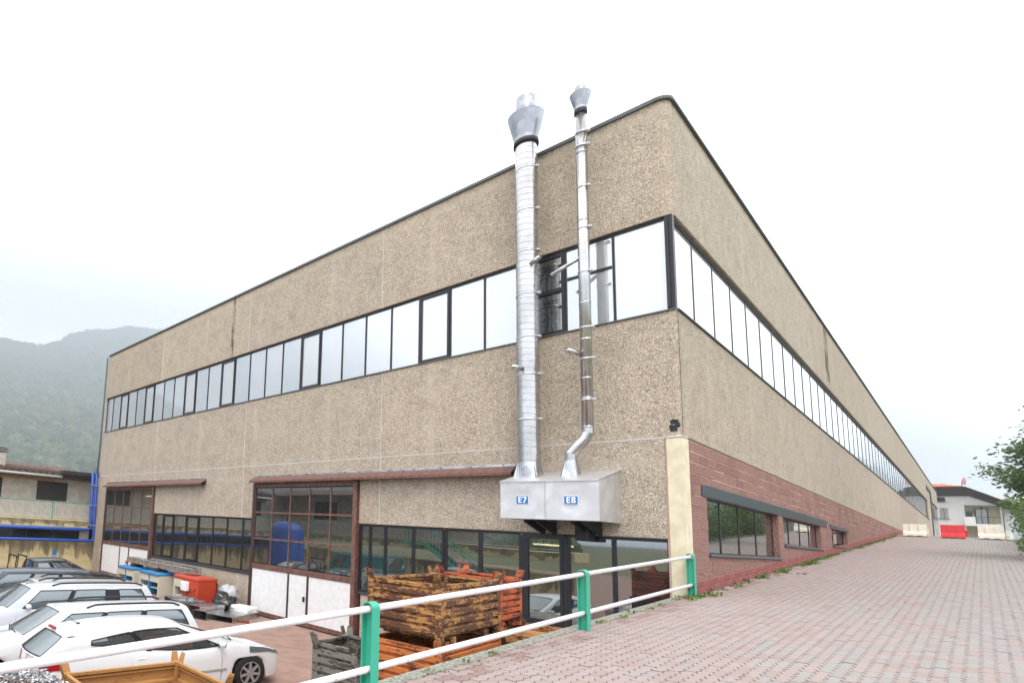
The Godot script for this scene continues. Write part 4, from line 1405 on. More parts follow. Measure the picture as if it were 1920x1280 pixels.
		for z in c.get("handles", []):
			var ty: float = key(top, z) - 0.12
			bpart(Vector3(sgn * W / 2 * 0.985 - 0.02, ty - 0.02, z - 0.09), Vector3(sgn * W / 2 * 0.985 + 0.02, ty + 0.02, z + 0.09), "door_handle", c.get("handle", paint), t, 0.012)
		bpart(Vector3(sgn * W / 2 - 0.01, 0.46, zw[0] + 0.62), Vector3(sgn * W / 2 + 0.022, 0.52, zw[1] - 0.62), "rub_strip", c.get("strip", paint), t, 0.012)
	if c.has("antenna"):
		var q: Vector3 = roof.call(c.antenna, -1.0).lerp(roof.call(c.antenna, 1.0), 0.5) + Vector3(0, 0.05, 0)
		st = S()
		tube(st, [q, q + Vector3(0, 0.22, 0.32)], [0.006, 0.003], 5)
		lathe(st, [Vector2(0.04, -0.01), Vector2(0.03, 0.02), Vector2(0.0, 0.03)], 10, q)
		part(st, "antenna", "black_plastic", t)
	return t

func build_cars():
	# white hatchback, nose to the factory
	var h := car({"label": "white three-door hatchback, nose to the factory, with antenna on its roof", "L": 5.5, "W": 1.32, "H": 1.47, "paint": "paint_white", "wheel": 0.34, "zr": 1.2,
		"top": [[-2.75, 0.58], [-2.55, 0.72], [-2.0, 0.86], [-1.3, 0.97], [-0.9, 0.90], [-0.2, 0.90], [1.7, 1.02], [2.4, 1.06], [2.75, 0.98]], "wheels": [-1.72, 1.75],
		"cabin": [-1.38, 0.05, 2.25, 2.66], "roof_drop": 0.13, "roof_width": 0.80, "taper": [0.25, 0.80, 0.34, 0.26], "windows": [[0.09, 0.49], [0.52, 0.80]], "rear_pillar": 0.2, "seams": [-0.95, 1.05], "handles": [0.85], "antenna": 0.82, "round_front": 0.95, "round_rear": 0.45, "strip": "paint_silver"},
		Vector3(-6.28, YARD, 8.05), 0.0)
	# high brake light strip on the hatch
	bpart(Vector3(-0.14, 1.36, 2.30), Vector3(0.14, 1.40, 2.36), "brake_light", "lamp_red", h, 0.01)
	# the estates, tails to the factory
	car({"label": "white estate car with black roof rails between the hatchback and the silver off-roader", "L": 5.9, "W": 1.36, "H": 1.47, "paint": "paint_white", "wheel": 0.31, "zr": 1.25,
		"top": [[-2.95, 0.62], [-2.7, 0.78], [-1.9, 0.90], [-1.15, 0.97], [-0.2, 0.95], [2.4, 1.02], [2.95, 0.86]], "wheels": [-1.95, 1.75],
		"cabin": [-1.25, -0.45, 2.52, 2.82], "windows": [[0.08, 0.31], [0.34, 0.60], [0.635, 0.93]], "rails": [0.16, 0.93], "seams": [-1.1, 0.2, 1.5], "handles": [0.0, 1.3], "mirror": "black_plastic", "tall_tail": true},
		Vector3(-8.08, YARD, 9.2), PI)
	car({"label": "pale silver off-roader with roof rails beside the white estate", "L": 5.6, "W": 1.42, "H": 1.64, "paint": "paint_silver_white", "wheel": 0.36, "zr": 1.25,
		"top": [[-2.8, 0.72], [-2.6, 0.92], [-1.9, 1.06], [-1.1, 1.13], [-0.2, 1.08], [2.4, 1.14], [2.8, 1.0]], "wheels": [-1.8, 1.7],
		"cabin": [-1.2, -0.62, 2.42, 2.72], "windows": [[0.07, 0.32], [0.35, 0.60], [0.71, 0.92]], "rails": [0.14, 0.95], "seams": [-1.05, 0.2, 1.25], "handles": [0.0, 1.1], "mirror": "paint_silver_white", "tall_tail": true, "dark_pillars": true},
		Vector3(-10.28, YARD, 8.95), PI)
	car({"label": "silver estate car with dusty roof behind the off-roader", "L": 5.8, "W": 1.36, "H": 1.52, "paint": "paint_silver", "wheel": 0.31, "zr": 1.25,
		"top": [[-2.9, 0.62], [-2.65, 0.80], [-1.9, 0.93], [-1.15, 1.0], [-0.2, 0.97], [2.4, 1.03], [2.9, 0.88]], "wheels": [-1.9, 1.75],
		"cabin": [-1.28, -0.2, 2.5, 2.8], "windows": [[0.08, 0.31], [0.34, 0.60], [0.635, 0.93]], "rails": [0.12, 0.95], "seams": [-1.1, 0.2, 1.5], "mirror": "black_plastic", "antenna": 0.9, "tall_tail": true},
		Vector3(-12.2, YARD, 8.55), PI)
	car({"label": "dark blue-grey estate car between the silver estate and the pickup", "L": 5.7, "W": 1.36, "H": 1.56, "paint": "paint_blue_grey", "wheel": 0.31, "zr": 1.25,
		"top": [[-2.85, 0.62], [-2.6, 0.80], [-1.9, 0.94], [-1.15, 1.02], [-0.2, 1.0], [2.4, 1.05], [2.85, 0.9]], "wheels": [-1.85, 1.75],
		"cabin": [-1.3, -0.5, 2.3, 2.72], "windows": [[0.08, 0.33], [0.36, 0.62], [0.65, 0.9]], "seams": [-1.1, 0.2, 1.5], "mirror": "black_plastic", "antenna": 0.08},
		Vector3(-14.55, YARD, 8.6), PI)
	# pickup
	var p := car({"called": "pickup_truck", "label": "black pickup truck with a ladder rack behind its cab, by the stained wall", "category": "pickup", "group": "", "L": 6.6, "W": 1.4, "H": 1.66, "paint": "paint_black", "wheel": 0.36, "zr": 1.25,
		"top": [[-3.3, 0.8], [-3.1, 0.98], [-2.2, 1.08], [-1.6, 1.13], [-0.9, 1.1], [0.8, 1.1], [3.3, 1.05]], "wheels": [-2.2, 2.1],
		"cabin": [-1.75, -0.72, 0.5, 0.62], "windows": [[0.16, 0.55], [0.62, 0.9]], "seams": [-1.5, 0.0], "mirror": "lamp_clear"},
		Vector3(-17.25, YARD, 6.8), 0.0)
	for z in [0.78, 1.12]:
		for x in [-0.45, 0.45]:
			var st := S()
			tube(st, [Vector3(x, 1.0, z + 0.05), Vector3(x, 1.75, z)], 0.022, 6)
			part(st, "rack_post", "black_plastic", p)
		bpart(Vector3(-0.5, 1.70, z - 0.03), Vector3(0.5, 1.75, z + 0.03), "rack_bar", "black_plastic", p, 0.01)
	# across the yard, seen only in the windows
	car({"called": "delivery_van", "label": "teal panel van mirrored in the big sliding door", "category": "van", "group": "", "L": 4.9, "W": 1.9, "H": 2.05, "paint": "paint_teal", "wheel": 0.33, "zr": 1.05,
		"top": [[-2.45, 0.8], [-2.3, 1.0], [-1.6, 1.15], [-1.2, 1.2], [0.0, 1.2], [2.45, 1.2]], "wheels": [-1.5, 1.4], "roof_width": 0.88,
		"cabin": [-1.6, -1.0, 2.3, 2.42], "windows": [[0.08, 0.28]], "seams": [-1.2, 0.1, 1.2], "dark_pillars": false},
		Vector3(-18.0, YARD, 12.2), PI / 2)
	car({"called": "pickup_truck", "label": "white pickup truck mirrored in the glass front", "category": "pickup", "group": "", "L": 4.6, "W": 1.6, "H": 1.75, "paint": "paint_white", "wheel": 0.34, "zr": 1.05,
		"top": [[-2.3, 0.8], [-2.1, 1.0], [-1.2, 1.08], [-0.7, 1.1], [0.6, 1.1], [2.3, 1.0]], "wheels": [-1.4, 1.4],
		"cabin": [-0.9, -0.35, 0.65, 0.75], "windows": [[0.14, 0.8]], "seams": [-0.6, 0.55]},
		Vector3(-12.6, YARD, 13.2), PI / 2)
	car({"label": "silver hatchback mirrored in the glass beside the corner pier", "group": "", "L": 4.2, "W": 1.6, "H": 1.45, "paint": "paint_steel", "wheel": 0.31, "zr": 1.05,
		"top": [[-2.1, 0.6], [-1.9, 0.75], [-1.2, 0.9], [-0.7, 0.95], [1.6, 1.02], [2.1, 0.9]], "wheels": [-1.3, 1.3],
		"cabin": [-0.8, 0.0, 1.5, 1.95], "roof_drop": 0.12, "windows": [[0.12, 0.5], [0.54, 0.84]], "seams": [-0.6, 0.7], "rear_pillar": 0.2},
		Vector3(-5.4, YARD, 16.5), 0.4)

# ---------------------------------------------------------------- the neighbouring building round the yard
func build_neighbour():
	var n := thing("neighbour_building", "low cream neighbouring building with balcony and stained base wall round the yard", "building", "", Vector3(-28.3, YARD, 0))
	# local: x 0 = face of the base wall towards the yard, y 0 = yard
	var B := 1.80                       # top of the base wall
	slab(n, "base_wall", "stained_wall", 0.0, -1.6, -0.05, B, -0.35, 16.0, 0.02)
	slab(n, "base_wall", "stained_wall", 0.0, 20.0, -0.05, B, 16.0, 17.6, 0.02)
	slab(n, "window_band", "pane_dark", -0.35, -1.5, B + 0.0, B + 0.68, -0.2, 15.7, 0.0)
	slab(n, "band_wall", "plaster", -0.30, -0.6, B + 0.0, B + 0.62, 0.15, 0.75, 0.0)
	for z in [2.4, 3.9, 5.4, 7.0, 8.6, 10.2, 12.0, 14.0]:
		slab(n, "band_post", "dark_metal", -0.3, -0.36, B + 0.01, B + 0.68, z, z + 0.07, 0.0)
	slab(n, "balcony_slab", "stained_wall", 0.10, -1.7, 2.45, 2.92, -0.1, 15.8, 0.02)
	slab(n, "balcony_slab", "stained_wall", 0.10, 20.0, 2.45, 2.92, 15.82, 17.5, 0.02)
	# weathered faces with the run-down algae
	for e in [["base_wall_face", "drip_wall", 0.004, 0.0, B - 0.01, -0.33, 15.98], ["slab_face", "drip_slab", 0.104, 2.47, 2.90, -0.08, 15.7]]:
		var q := S()
		var uv = [Vector2(0, 1), Vector2(0, 0), Vector2(1, 0), Vector2(1, 1)]
		var pt = [Vector3(e[2], e[3], e[5]), Vector3(e[2], e[4], e[5]), Vector3(e[2], e[4], e[6]), Vector3(e[2], e[3], e[6])]
		for k in [0, 1, 2, 0, 2, 3]:
			q.set_uv(uv[k]); q.add_vertex(pt[k])
		part(q, e[0], e[1], n)
		q = S()
		pt = [Vector3(0.1, e[3], 16.0 - e[2] - (0.18 if e[2] > 0.1 else 0.0)), Vector3(0.1, e[4], 16.0 - e[2] - (0.18 if e[2] > 0.1 else 0.0)), Vector3(19.9, e[4], 16.0 - e[2] - (0.18 if e[2] > 0.1 else 0.0)), Vector3(19.9, e[3], 16.0 - e[2] - (0.18 if e[2] > 0.1 else 0.0))]
		for k in [0, 1, 2, 0, 2, 3]:
			q.set_uv(uv[k]); q.add_vertex(pt[k])
		part(q, e[0], e[1], n)
	slab(n, "upper_wall", "plaster", -1.5, -1.8, 2.9, 5.75, -1.2, 18.0, 0.0)
	slab(n, "upper_wall", "plaster", -1.5, 14.5, 2.9, 5.75, 17.5, 17.8, 0.0)
	slab(n, "end_block", "plaster", -1.2, -4.0, -0.05, 5.6, -0.4, -6.0, 0.0)
	# windows with dark shutters
	for e in [[1.3, 3.2], [5.25, 7.2], [9.0, 11.0], [13.0, 14.6]]:
		var w := Node3D.new()
		w.name = "window"
		n.add_child(w, true)
		slab(w, "shutter", "shutter_dark", -1.46, -1.56, 4.02, 5.16, e[0], e[1], 0.01)
		for k in 7:
			var y: float = 4.1 + k * 0.15
			slab(w, "slat", "dark_metal", -1.44, -1.47, y, y + 0.05, e[0] + 0.05, lerpf(e[0], e[1], 0.45), 0.0)
	for e in [[1.5, 3.6], [8.4, 10.2], [12.0, 13.6]]:
		var w := Node3D.new()
		w.name = "window"
		n.add_child(w, true)
		slab(w, "pane", "pane_dark", e[0], e[1], 4.0, 5.2, 17.42, 17.52, 0.0)
		slab(w, "window_bar", "dark_metal", (e[0] + e[1]) / 2 - 0.03, (e[0] + e[1]) / 2 + 0.03, 4.0, 5.2, 17.38, 17.42, 0.0)
	slab(n, "store_door", "brown_metal", 5.8, 7.6, 0.0, 1.7, 15.93, 15.98, 0.01)
	# eaves, roof, gutter
	var st := S()
	for e in [[Vector3(-0.55, 5.62, -0.2), Vector3(-0.55, 5.62, 15.2), Vector3(-6.0, 6.5, 15.2), Vector3(-6.0, 6.5, -0.2)], [Vector3(-0.55, 5.62, 15.2), Vector3(15.0, 5.62, 15.2), Vector3(15.0, 6.5, 22.0), Vector3(-6.0, 6.5, 22.0)]]:
		quad(st, e[0], e[1], e[2], e[3])
		quad(st, e[0] - Vector3(0, 0.12, 0), e[1] - Vector3(0, 0.12, 0), e[2] - Vector3(0, 0.12, 0), e[3] - Vector3(0, 0.12, 0))
	quad(st, Vector3(-0.55, 5.62, -0.2), Vector3(-0.55, 5.62, 15.2), Vector3(-0.55, 5.5, 15.2), Vector3(-0.55, 5.5, -0.2))
	quad(st, Vector3(-0.55, 5.62, 15.2), Vector3(15.0, 5.62, 15.2), Vector3(15.0, 5.5, 15.2), Vector3(-0.55, 5.5, 15.2))
	quad(st, Vector3(-0.55, 5.62, -0.2), Vector3(-6.0, 6.5, -0.2), Vector3(-6.0, 6.0, -0.2), Vector3(-0.55, 5.5, -0.2))
	var roof = part(st, "roof", "roof_brown", n)
	for i in 34:
		st = S(true)
		var z: float = 2.2 + i * 0.4
		tube(st, [Vector3(-0.52, 5.66, z), Vector3(-3.0, 6.06, z)], 0.085, 6)
		part(st, "roof_tile", "roof_brown", roof)
	slab(roof, "eave_hood", "dark_metal", -0.3, -1.6, 5.60, 5.86, -0.25, 2.1, 0.03)
	slab(roof, "soffit", "wood_dark", -0.6, -1.6, 5.36, 5.5, -0.2, 15.2, 0.0)
	st = S(true)
	tube(st, [Vector3(-0.48, 5.44, 2.1), Vector3(-0.48, 5.44, 15.0)], 0.07, 8)
	part(st, "gutter", "rail_light", n)
	st = S(true)
	tube(st, [Vector3(-1.35, 5.22, 2.2), Vector3(-1.35, 5.22, 15.0)], 0.05, 8)
	part(st, "gas_pipe", "gutter_yellow", n)
	var ch := Node3D.new()
	ch.name = "chimney"
	n.add_child(ch, true)
	slab(ch, "shaft", "plaster", -1.6, -2.3, 5.8, 6.62, 5.15, 6.1, 0.02)
	for k in 3: slab(ch, "cap_slab", "concrete", -1.52, -2.38, 6.68 + k * 0.11, 6.74 + k * 0.11, 5.06, 6.2, 0.01)
	for k in 2:
		for z in [5.2, 5.95]: slab(ch, "cap_block", "concrete", -1.65, -2.25, 6.62 + k * 0.11, 6.68 + k * 0.11, z, z + 0.1, 0.0)
	# balcony railing: green posts and handrail, light bars
	var r := Node3D.new()
	r.name = "balcony_railing"
	n.add_child(r, true)
	st = S()
	tube(st, [Vector3(0.02, 3.95, -0.05), Vector3(0.02, 3.95, 15.7), Vector3(19.5, 3.95, 15.7)], 0.022, 6)
	part(st, "handrail", "post_green", r)
	st = S()
	tube(st, [Vector3(0.02, 3.05, -0.05), Vector3(0.02, 3.05, 15.7), Vector3(19.5, 3.05, 15.7)], 0.016, 6)
	tube(st, [Vector3(0.02, 3.82, -0.05), Vector3(0.02, 3.82, 15.7), Vector3(19.5, 3.82, 15.7)], 0.014, 6)
	part(st, "rail", "rail_light", r)
	st = S()
	box(st, Vector3(-0.011, 3.05, -0.011), Vector3(0.011, 3.82, 0.011))
	var bar := shape(st)
	var z := 0.1
	while z < 15.6:
		put(bar, "baluster", "rail_light", r, Transform3D(Basis.IDENTITY, Vector3(0.02, 0, z)))
		z += 0.125
	var x := 0.3
	while x < 13.0:
		put(bar, "baluster", "rail_light", r, Transform3D(Basis.IDENTITY, Vector3(x, 0, 15.7)))
		x += 0.2
	for k in [2.65, 5.75, 8.8, 12.0]:
		slab(r, "post", "post_green", 0.0, 0.05, 2.65, 3.97, k - 0.03, k + 0.03, 0.005)
	for k in [3.0, 7.0, 11.0]:
		slab(r, "post", "post_green", k, k + 0.06, 2.65, 3.97, 15.66, 15.72, 0.005)
	# wall sign
	var s := thing("wall_sign", "small blue sign on the stained wall above the pickup", "sign", "", Vector3(-28.29, -2.6, 2.3))
	bpart(Vector3(0, 0, -0.13), Vector3(0.012, 0.36, 0.13), "sign_plate", "sign_blue", s, 0.004)
	bpart(Vector3(0.013, 0.03, -0.1), Vector3(0.015, 0.055, 0.1), "sign_stripe", "sign_white", s)
	# blue pipes that run along the wall and up beside the factory
	var p := thing("blue_pipes", "bright blue pipes along the stained wall rising beside the factory", "pipe", "", Vector3(-28.1, -1.65, 0.05))
	for e in [[0.0, 0.06, 0.085], [0.65, 0.0, 0.10]]:
		st = S(true)
		var yb: float = e[0]
		if e[0] == 0.0: tube(st, [Vector3(0, yb, 15.5), Vector3(0, yb, 0.25), Vector3(0.0, yb + 0.03, 0.05), Vector3(0, yb + 0.25, 0.0), Vector3(0, 4.05, 0.12)], e[2], 12)
		else: tube(st, [Vector3(-0.05, yb, 15.5), Vector3(-0.05, yb, 0.5), Vector3(-0.05, yb + 0.06, 0.28), Vector3(-0.05, yb + 0.3, 0.24), Vector3(-0.05, 4.1, 0.34)], e[2], 12)
		part(st, "pipe", "pipe_blue", p)
	for y in [0.9, 2.1, 3.3]:
		bpart(Vector3(-0.2, y, -0.1), Vector3(0.1, y + 0.05, 0.45), "pipe_clip", "clamp_zinc", p, 0.005)
	# blue pressure tank across the yard, mirrored in the sliding door
	var t := thing("pressure_tank", "tall blue pressure tank mirrored in the sliding door", "tank", "", Vector3(-23.3, YARD, 11.4))
	st = S(true)
	lathe(st, [Vector2(1.15, 0.25), Vector2(1.15, 3.1), Vector2(1.0, 3.4), Vector2(0.6, 3.6), Vector2(0.0, 3.68)], 32)
	part(st, "shell", "tank_blue", t)
	st = S()
	for k in 3:
		var a: float = TAU * k / 3.0
		box(st, Vector3(cos(a) * 0.95 - 0.08, 0, sin(a) * 0.95 - 0.08), Vector3(cos(a) * 0.95 + 0.08, 0.5, sin(a) * 0.95 + 0.08))
	part(st, "feet", "dark_metal", t)
	st = S()
	tube(st, [Vector3(0, 3.6, 0), Vector3(0, 3.95, 0)], 0.05, 8)
	part(st, "valve", "dark_metal", t)
	# green outside stair
	var g := thing("outside_stair", "green steel outside stair mirrored in the glass front", "stair", "", Vector3(-15.5, YARD, 15.4))
	for i in 15:
		bpart(Vector3(i * 0.27, 2.75 - i * 0.19, -0.55), Vector3(i * 0.27 + 0.28, 2.78 - i * 0.19, 0.0), "tread", "dark_metal", g)
	for zz in [-0.58, 0.02]:
		st = S()
		hexa(st, [Vector3(0, 2.6, zz + 0.03), Vector3(4.1, -0.0, zz + 0.03), Vector3(4.1, -0.0, zz), Vector3(0, 2.6, zz), Vector3(0, 2.85, zz + 0.03), Vector3(4.1, 0.22, zz + 0.03), Vector3(4.1, 0.22, zz), Vector3(0, 2.85, zz)])
		part(st, "stringer", "post_green", g)
		st = S()
		tube(st, [Vector3(-1.6, 3.8, zz), Vector3(0, 3.8, zz), Vector3(4.1, 1.1, zz)], 0.035, 6)
		part(st, "handrail", "post_green", g)
		for k in 20:
			st = S()
			var xx: float = k * 0.21
			tube(st, [Vector3(xx, 2.78 - xx * 0.66, zz), Vector3(xx, 3.78 - xx * 0.66, zz)], 0.012, 4)
			part(st, "baluster", "rail_light", g)
	bpart(Vector3(-1.7, 2.72, -0.6), Vector3(0.0, 2.82, 0.6), "landing", "post_green", g)

# ---------------------------------------------------------------- old machines and oddments along the factory wall
func build_oddments():
	# blue-topped cabinets
	for e in [[-20.85, 1.65, "blue-topped grey machine cabinet, the far one under the steel trunking", 2], [-18.55, 1.75, "blue-topped grey machine cabinet next to the orange machine", 2]]:
		var t := thing("machine_cabinet", e[2], "cabinet", "blue-topped cabinets by the wall", Vector3(e[0], YARD, 0.9))
		var w: float = e[1]
		bpart(Vector3(-w / 2, 0.86, -0.6), Vector3(w / 2, 0.97, 0.62), "top", "machine_blue", t, 0.03)
		bpart(Vector3(-w / 2 + 0.03, 0.05, -0.58), Vector3(w / 2 - 0.03, 0.86, -0.5), "back", "machine_grey", t)
		for k in 3:
			var x: float = lerpf(-w / 2, w / 2 - 0.08, k / 2.0)
			bpart(Vector3(x, 0.0, -0.5), Vector3(x + 0.08, 0.86, 0.58), "upright", "machine_grey" if k != 1 else "machine_blue", t, 0.008)
		for k in 2:
			var x: float = lerpf(-w / 2, w / 2 - 0.08, k / 2.0) + 0.08
			bpart(Vector3(x, 0.56, 0.5), Vector3(x + w / 2 - 0.12, 0.86, 0.56), "drawer", "machine_grey", t, 0.01)
			bpart(Vector3(x, 0.3, -0.5), Vector3(x + w / 2 - 0.12, 0.33, 0.5), "shelf", "machine_grey", t)
	# orange machine
	var o := thing("orange_machine", "orange steel machine body with a white box and handle on its end", "machine", "", Vector3(-15.6, YARD, 0.95))
	bpart(Vector3(-0.95, 0.95, -0.5), Vector3(0.85, 1.1, 0.5), "top", "machine_orange", o, 0.03)
	bpart(Vector3(0.75, 0.0, -0.48), Vector3(0.85, 0.95, 0.5), "end_panel", "machine_orange", o, 0.02)
	bpart(Vector3(-0.25, 0.0, 0.4), Vector3(0.75, 0.95, 0.49), "front_panel", "machine_orange", o, 0.02)
	bpart(Vector3(-0.93, 0.62, 0.42), Vector3(-0.27, 0.95, 0.47), "drawer", "machine_grey", o, 0.01)
	bpart(Vector3(-0.95, 0.0, -0.45), Vector3(-0.85, 0.95, 0.48), "upright", "machine_grey", o, 0.01)
	bpart(Vector3(-0.84, 0.0, -0.46), Vector3(0.9, 0.93, -0.4), "back", "machine_red_dark", o)
	var st := S()
	hexa(st, [Vector3(-0.82, 0.25, 0.45), Vector3(-0.27, 0.25, 0.45), Vector3(-0.27, 0.4, -0.35), Vector3(-0.82, 0.4, -0.35), Vector3(-0.82, 0.27, 0.45), Vector3(-0.27, 0.27, 0.45), Vector3(-0.27, 0.42, -0.35), Vector3(-0.82, 0.42, -0.35)])
	part(st, "chute", "machine_grey", o)
	bpart(Vector3(-0.12, 0.55, 0.49), Vector3(0.28, 0.92, 0.68), "control_box", "white_plastic", o, 0.03)
	st = S(true)
	tube(st, [Vector3(0.36, 0.62, 0.49), Vector3(0.4, 0.56, 0.62), Vector3(0.65, 0.58, 0.62), Vector3(0.72, 0.68, 0.5)], 0.025, 8)
	part(st, "handle", "machine_red_dark", o)
	for y in [0.2, 0.36]:
		st = S()
		lathe(st, [Vector2(0.06, 0.0), Vector2(0.05, 0.012), Vector2(0.0, 0.012)], 14, Vector3(0.1, y, 0.49), 2)
		part(st, "port", "rubber", o)
	# long galvanised trunking laid on top
	var b := thing("steel_trunking", "long galvanised steel trunking laid across the blue cabinets", "trunking", "", Vector3(-18.65, YARD + 1.125, 0.85), 0.0)
	for k in 4:
		var x: float = -2.95 + k * 1.45
		bpart(Vector3(x, 0.0, -0.3), Vector3(x + 1.44, 0.26, 0.22), "length", "galvanised", b, 0.012)
	for k in 3:
		bpart(Vector3(-2.95 + 1.45 * (k + 1) - 0.02, -0.005, -0.31), Vector3(-2.95 + 1.45 * (k + 1) + 0.012, 0.268, 0.23), "joint", "clamp_zinc", b)
	# cable packing under the trunking so that it rests level
	for x in [-20.9, -18.6]:
		var k := thing("timber_packer", "timber packer between the %s cabinet and the trunking" % ("far" if x < -20 else "near"), "timber", "", Vector3(x, YARD + 0.97, 0.85))
		bpart(Vector3(-0.12, 0, -0.3), Vector3(0.12, 0.155, 0.3), "block", "wood_dark", k, 0.01)
	# sacks
	for e in [["plastic_bag", "crumpled clear plastic sack against the wall beside the orange machine", "bag_clear", Vector3(-13.75, YARD + 0.36, 0.65), Vector3(0.38, 0.30, 0.36), 3], ["rubbish_bag", "black rubbish sack below the clear plastic one", "bag_black", Vector3(-13.55, YARD, 1.0), Vector3(0.5, 0.4, 0.45), 8]]:
		var n := FastNoiseLite.new()
		n.seed = e[5]; n.frequency = 1.7
		st = S(true)
		var rows := 12
		var cols := 18
		var P = func(i, j):
			var th: float = PI * i / rows
			var ph: float = TAU * (j % cols) / cols
			var d := Vector3(sin(th) * cos(ph), cos(th), sin(th) * sin(ph))
			var rr: float = 1.0 + 0.55 * n.get_noise_3dv(d * 1.6) + (0.25 * maxf(0.0, d.y) if e[5] == 3 else 0.0)
			var v: Vector3 = d * rr * e[4]
			v.y = maxf(v.y + e[4].y * 0.85, 0.0)
			return v
		for i in rows:
			for j in cols: quad(st, P.call(i, j), P.call(i, j + 1), P.call(i + 1, j + 1), P.call(i + 1, j))
		var bag := part(st, e[0], e[2], self)
		bag.position = e[3]
		tag(bag, e[1], "bag")
	# white foam blocks
	for k in 3:
		var w := thing("foam_block", ["white foam block lying on the ground by the wall", "white foam block in the middle of the little pile", "white foam block on top of the little pile"][k], "foam block", "white foam blocks by the wall", Vector3(-12.75 + k * 0.03, YARD + k * 0.125, 0.75), 0.1 * k)
		bpart(Vector3(-0.5, 0, -0.28), Vector3(0.45, 0.12, 0.28), "block", "white_plastic", w, 0.02)
	# sheet-metal duct pieces lying open end towards the camera
	var k2 := 0
	for e in [[-14.9, 2.1, 0.62, 0.42, 1.1, -0.2], [-14.15, 2.25, 0.62, 0.42, 1.1, -0.12], [-13.35, 1.95, 0.62, 0.36, 1.2, 0.1], [-12.35, 1.35, 0.85, 0.2, 1.9, 0.35], [-12.75, 2.3, 0.6, 0.3, 1.0, 0.3]]:
		var t := thing("duct_section", ["square duct section with a dark open end, first of the row behind the estate car", "square duct section with a round hole in its top", "square duct section leaning beside the flat one", "long flat duct section lying by the wall", "short duct section at the end of the row"][k2], "duct section", "loose duct sections", Vector3(e[0], YARD, e[1]), e[5])
		var w: float = e[2]
		var h: float = e[3]
		var l: float = e[4]
		bpart(Vector3(-w / 2, h - 0.01, -l / 2), Vector3(w / 2, h, l / 2), "top_sheet", "galvanised", t)
		bpart(Vector3(-w / 2, 0, -l / 2), Vector3(w / 2, 0.01, l / 2), "bottom_sheet", "galvanised", t)
		bpart(Vector3(-w / 2, 0.01, -l / 2), Vector3(-w / 2 + 0.01, h - 0.01, l / 2), "side_sheet", "galvanised", t)
		bpart(Vector3(w / 2 - 0.01, 0.01, -l / 2), Vector3(w / 2, h - 0.01, l / 2), "side_sheet", "galvanised", t)
		bpart(Vector3(-w / 2 + 0.01, 0.01, -l / 2 + 0.05), Vector3(w / 2 - 0.01, h - 0.01, -l / 2 + 0.06), "end_sheet", "galvanised", t)
		if k2 == 1:
			st = S()
			lathe(st, [Vector2(0.2, 0.0), Vector2(0.2, 0.05), Vector2(0.18, 0.05), Vector2(0.18, 0.004), Vector2(0.0, 0.004)], 20, Vector3(0, h, -0.1))
			part(st, "spigot", "galvanised", t)
		k2 += 1
	# broken bricks on the yard
	for e in [[-10.6, 1.9, 0.3, "broken red brick lying alone on the yard before the white leaves"], [-11.6, 1.55, 0.6, "red brick by the foot of the door frame"]]:
		var t := thing("loose_brick", e[3], "brick", "", Vector3(e[0], YARD, e[1]), e[2])
		bpart(Vector3(-0.13, 0, -0.06), Vector3(0.12, 0.08, 0.06), "brick_body", "brick_red", t, 0.012)
		bpart(Vector3(-0.2, 0, 0.02), Vector3(-0.14, 0.04, 0.08), "chip", "brick_red", t, 0.01)

# ---------------------------------------------------------------- the top of the ramp
func barrier(label, m, x0, x1, z, h, group):
	var y: float = ramp_y(z)
	var t := thing("plastic_barrier", label, "barrier", group, Vector3((x0 + x1) / 2, y, z))
	var w: float = (x1 - x0) / 2
	var st := S()
	prism(st, [Vector2(-0.55, 0.05), Vector2(-0.5, 0.2), Vector2(-0.3, 0.34), Vector2(-0.2, h), Vector2(0.2, h), Vector2(0.3, 0.34), Vector2(0.5, 0.2), Vector2(0.55, 0.05)], func(a, b, d): return Vector3(d, b, a), -w, w)
	part(st, "body", m, t)
	for k in 3:
		var x: float = lerpf(-w * 0.8, w * 0.8, k / 2.0)
		bpart(Vector3(x - w * 0.16, 0.0, -0.58), Vector3(x + w * 0.16, 0.06, 0.58), "foot", m, t, 0.01)
	for k in 2:
		var x: float = lerpf(-w * 0.36, w * 0.36, float(k))
		st = S()
		hexa(st, [Vector3(x - 0.03, 0.3, 0.36), Vector3(x + 0.03, 0.3, 0.36), Vector3(x + 0.03, 0.3, 0.2), Vector3(x - 0.03, 0.3, 0.2), Vector3(x - 0.03, h - 0.05, 0.26), Vector3(x + 0.03, h - 0.05, 0.26), Vector3(x + 0.03, h - 0.05, 0.15), Vector3(x - 0.03, h - 0.05, 0.15)])
		part(st, "rib", m, t)
	bpart(Vector3(w, 0.12, -0.12), Vector3(w + 0.07, h - 0.3, 0.12), "coupling", m, t, 0.01)

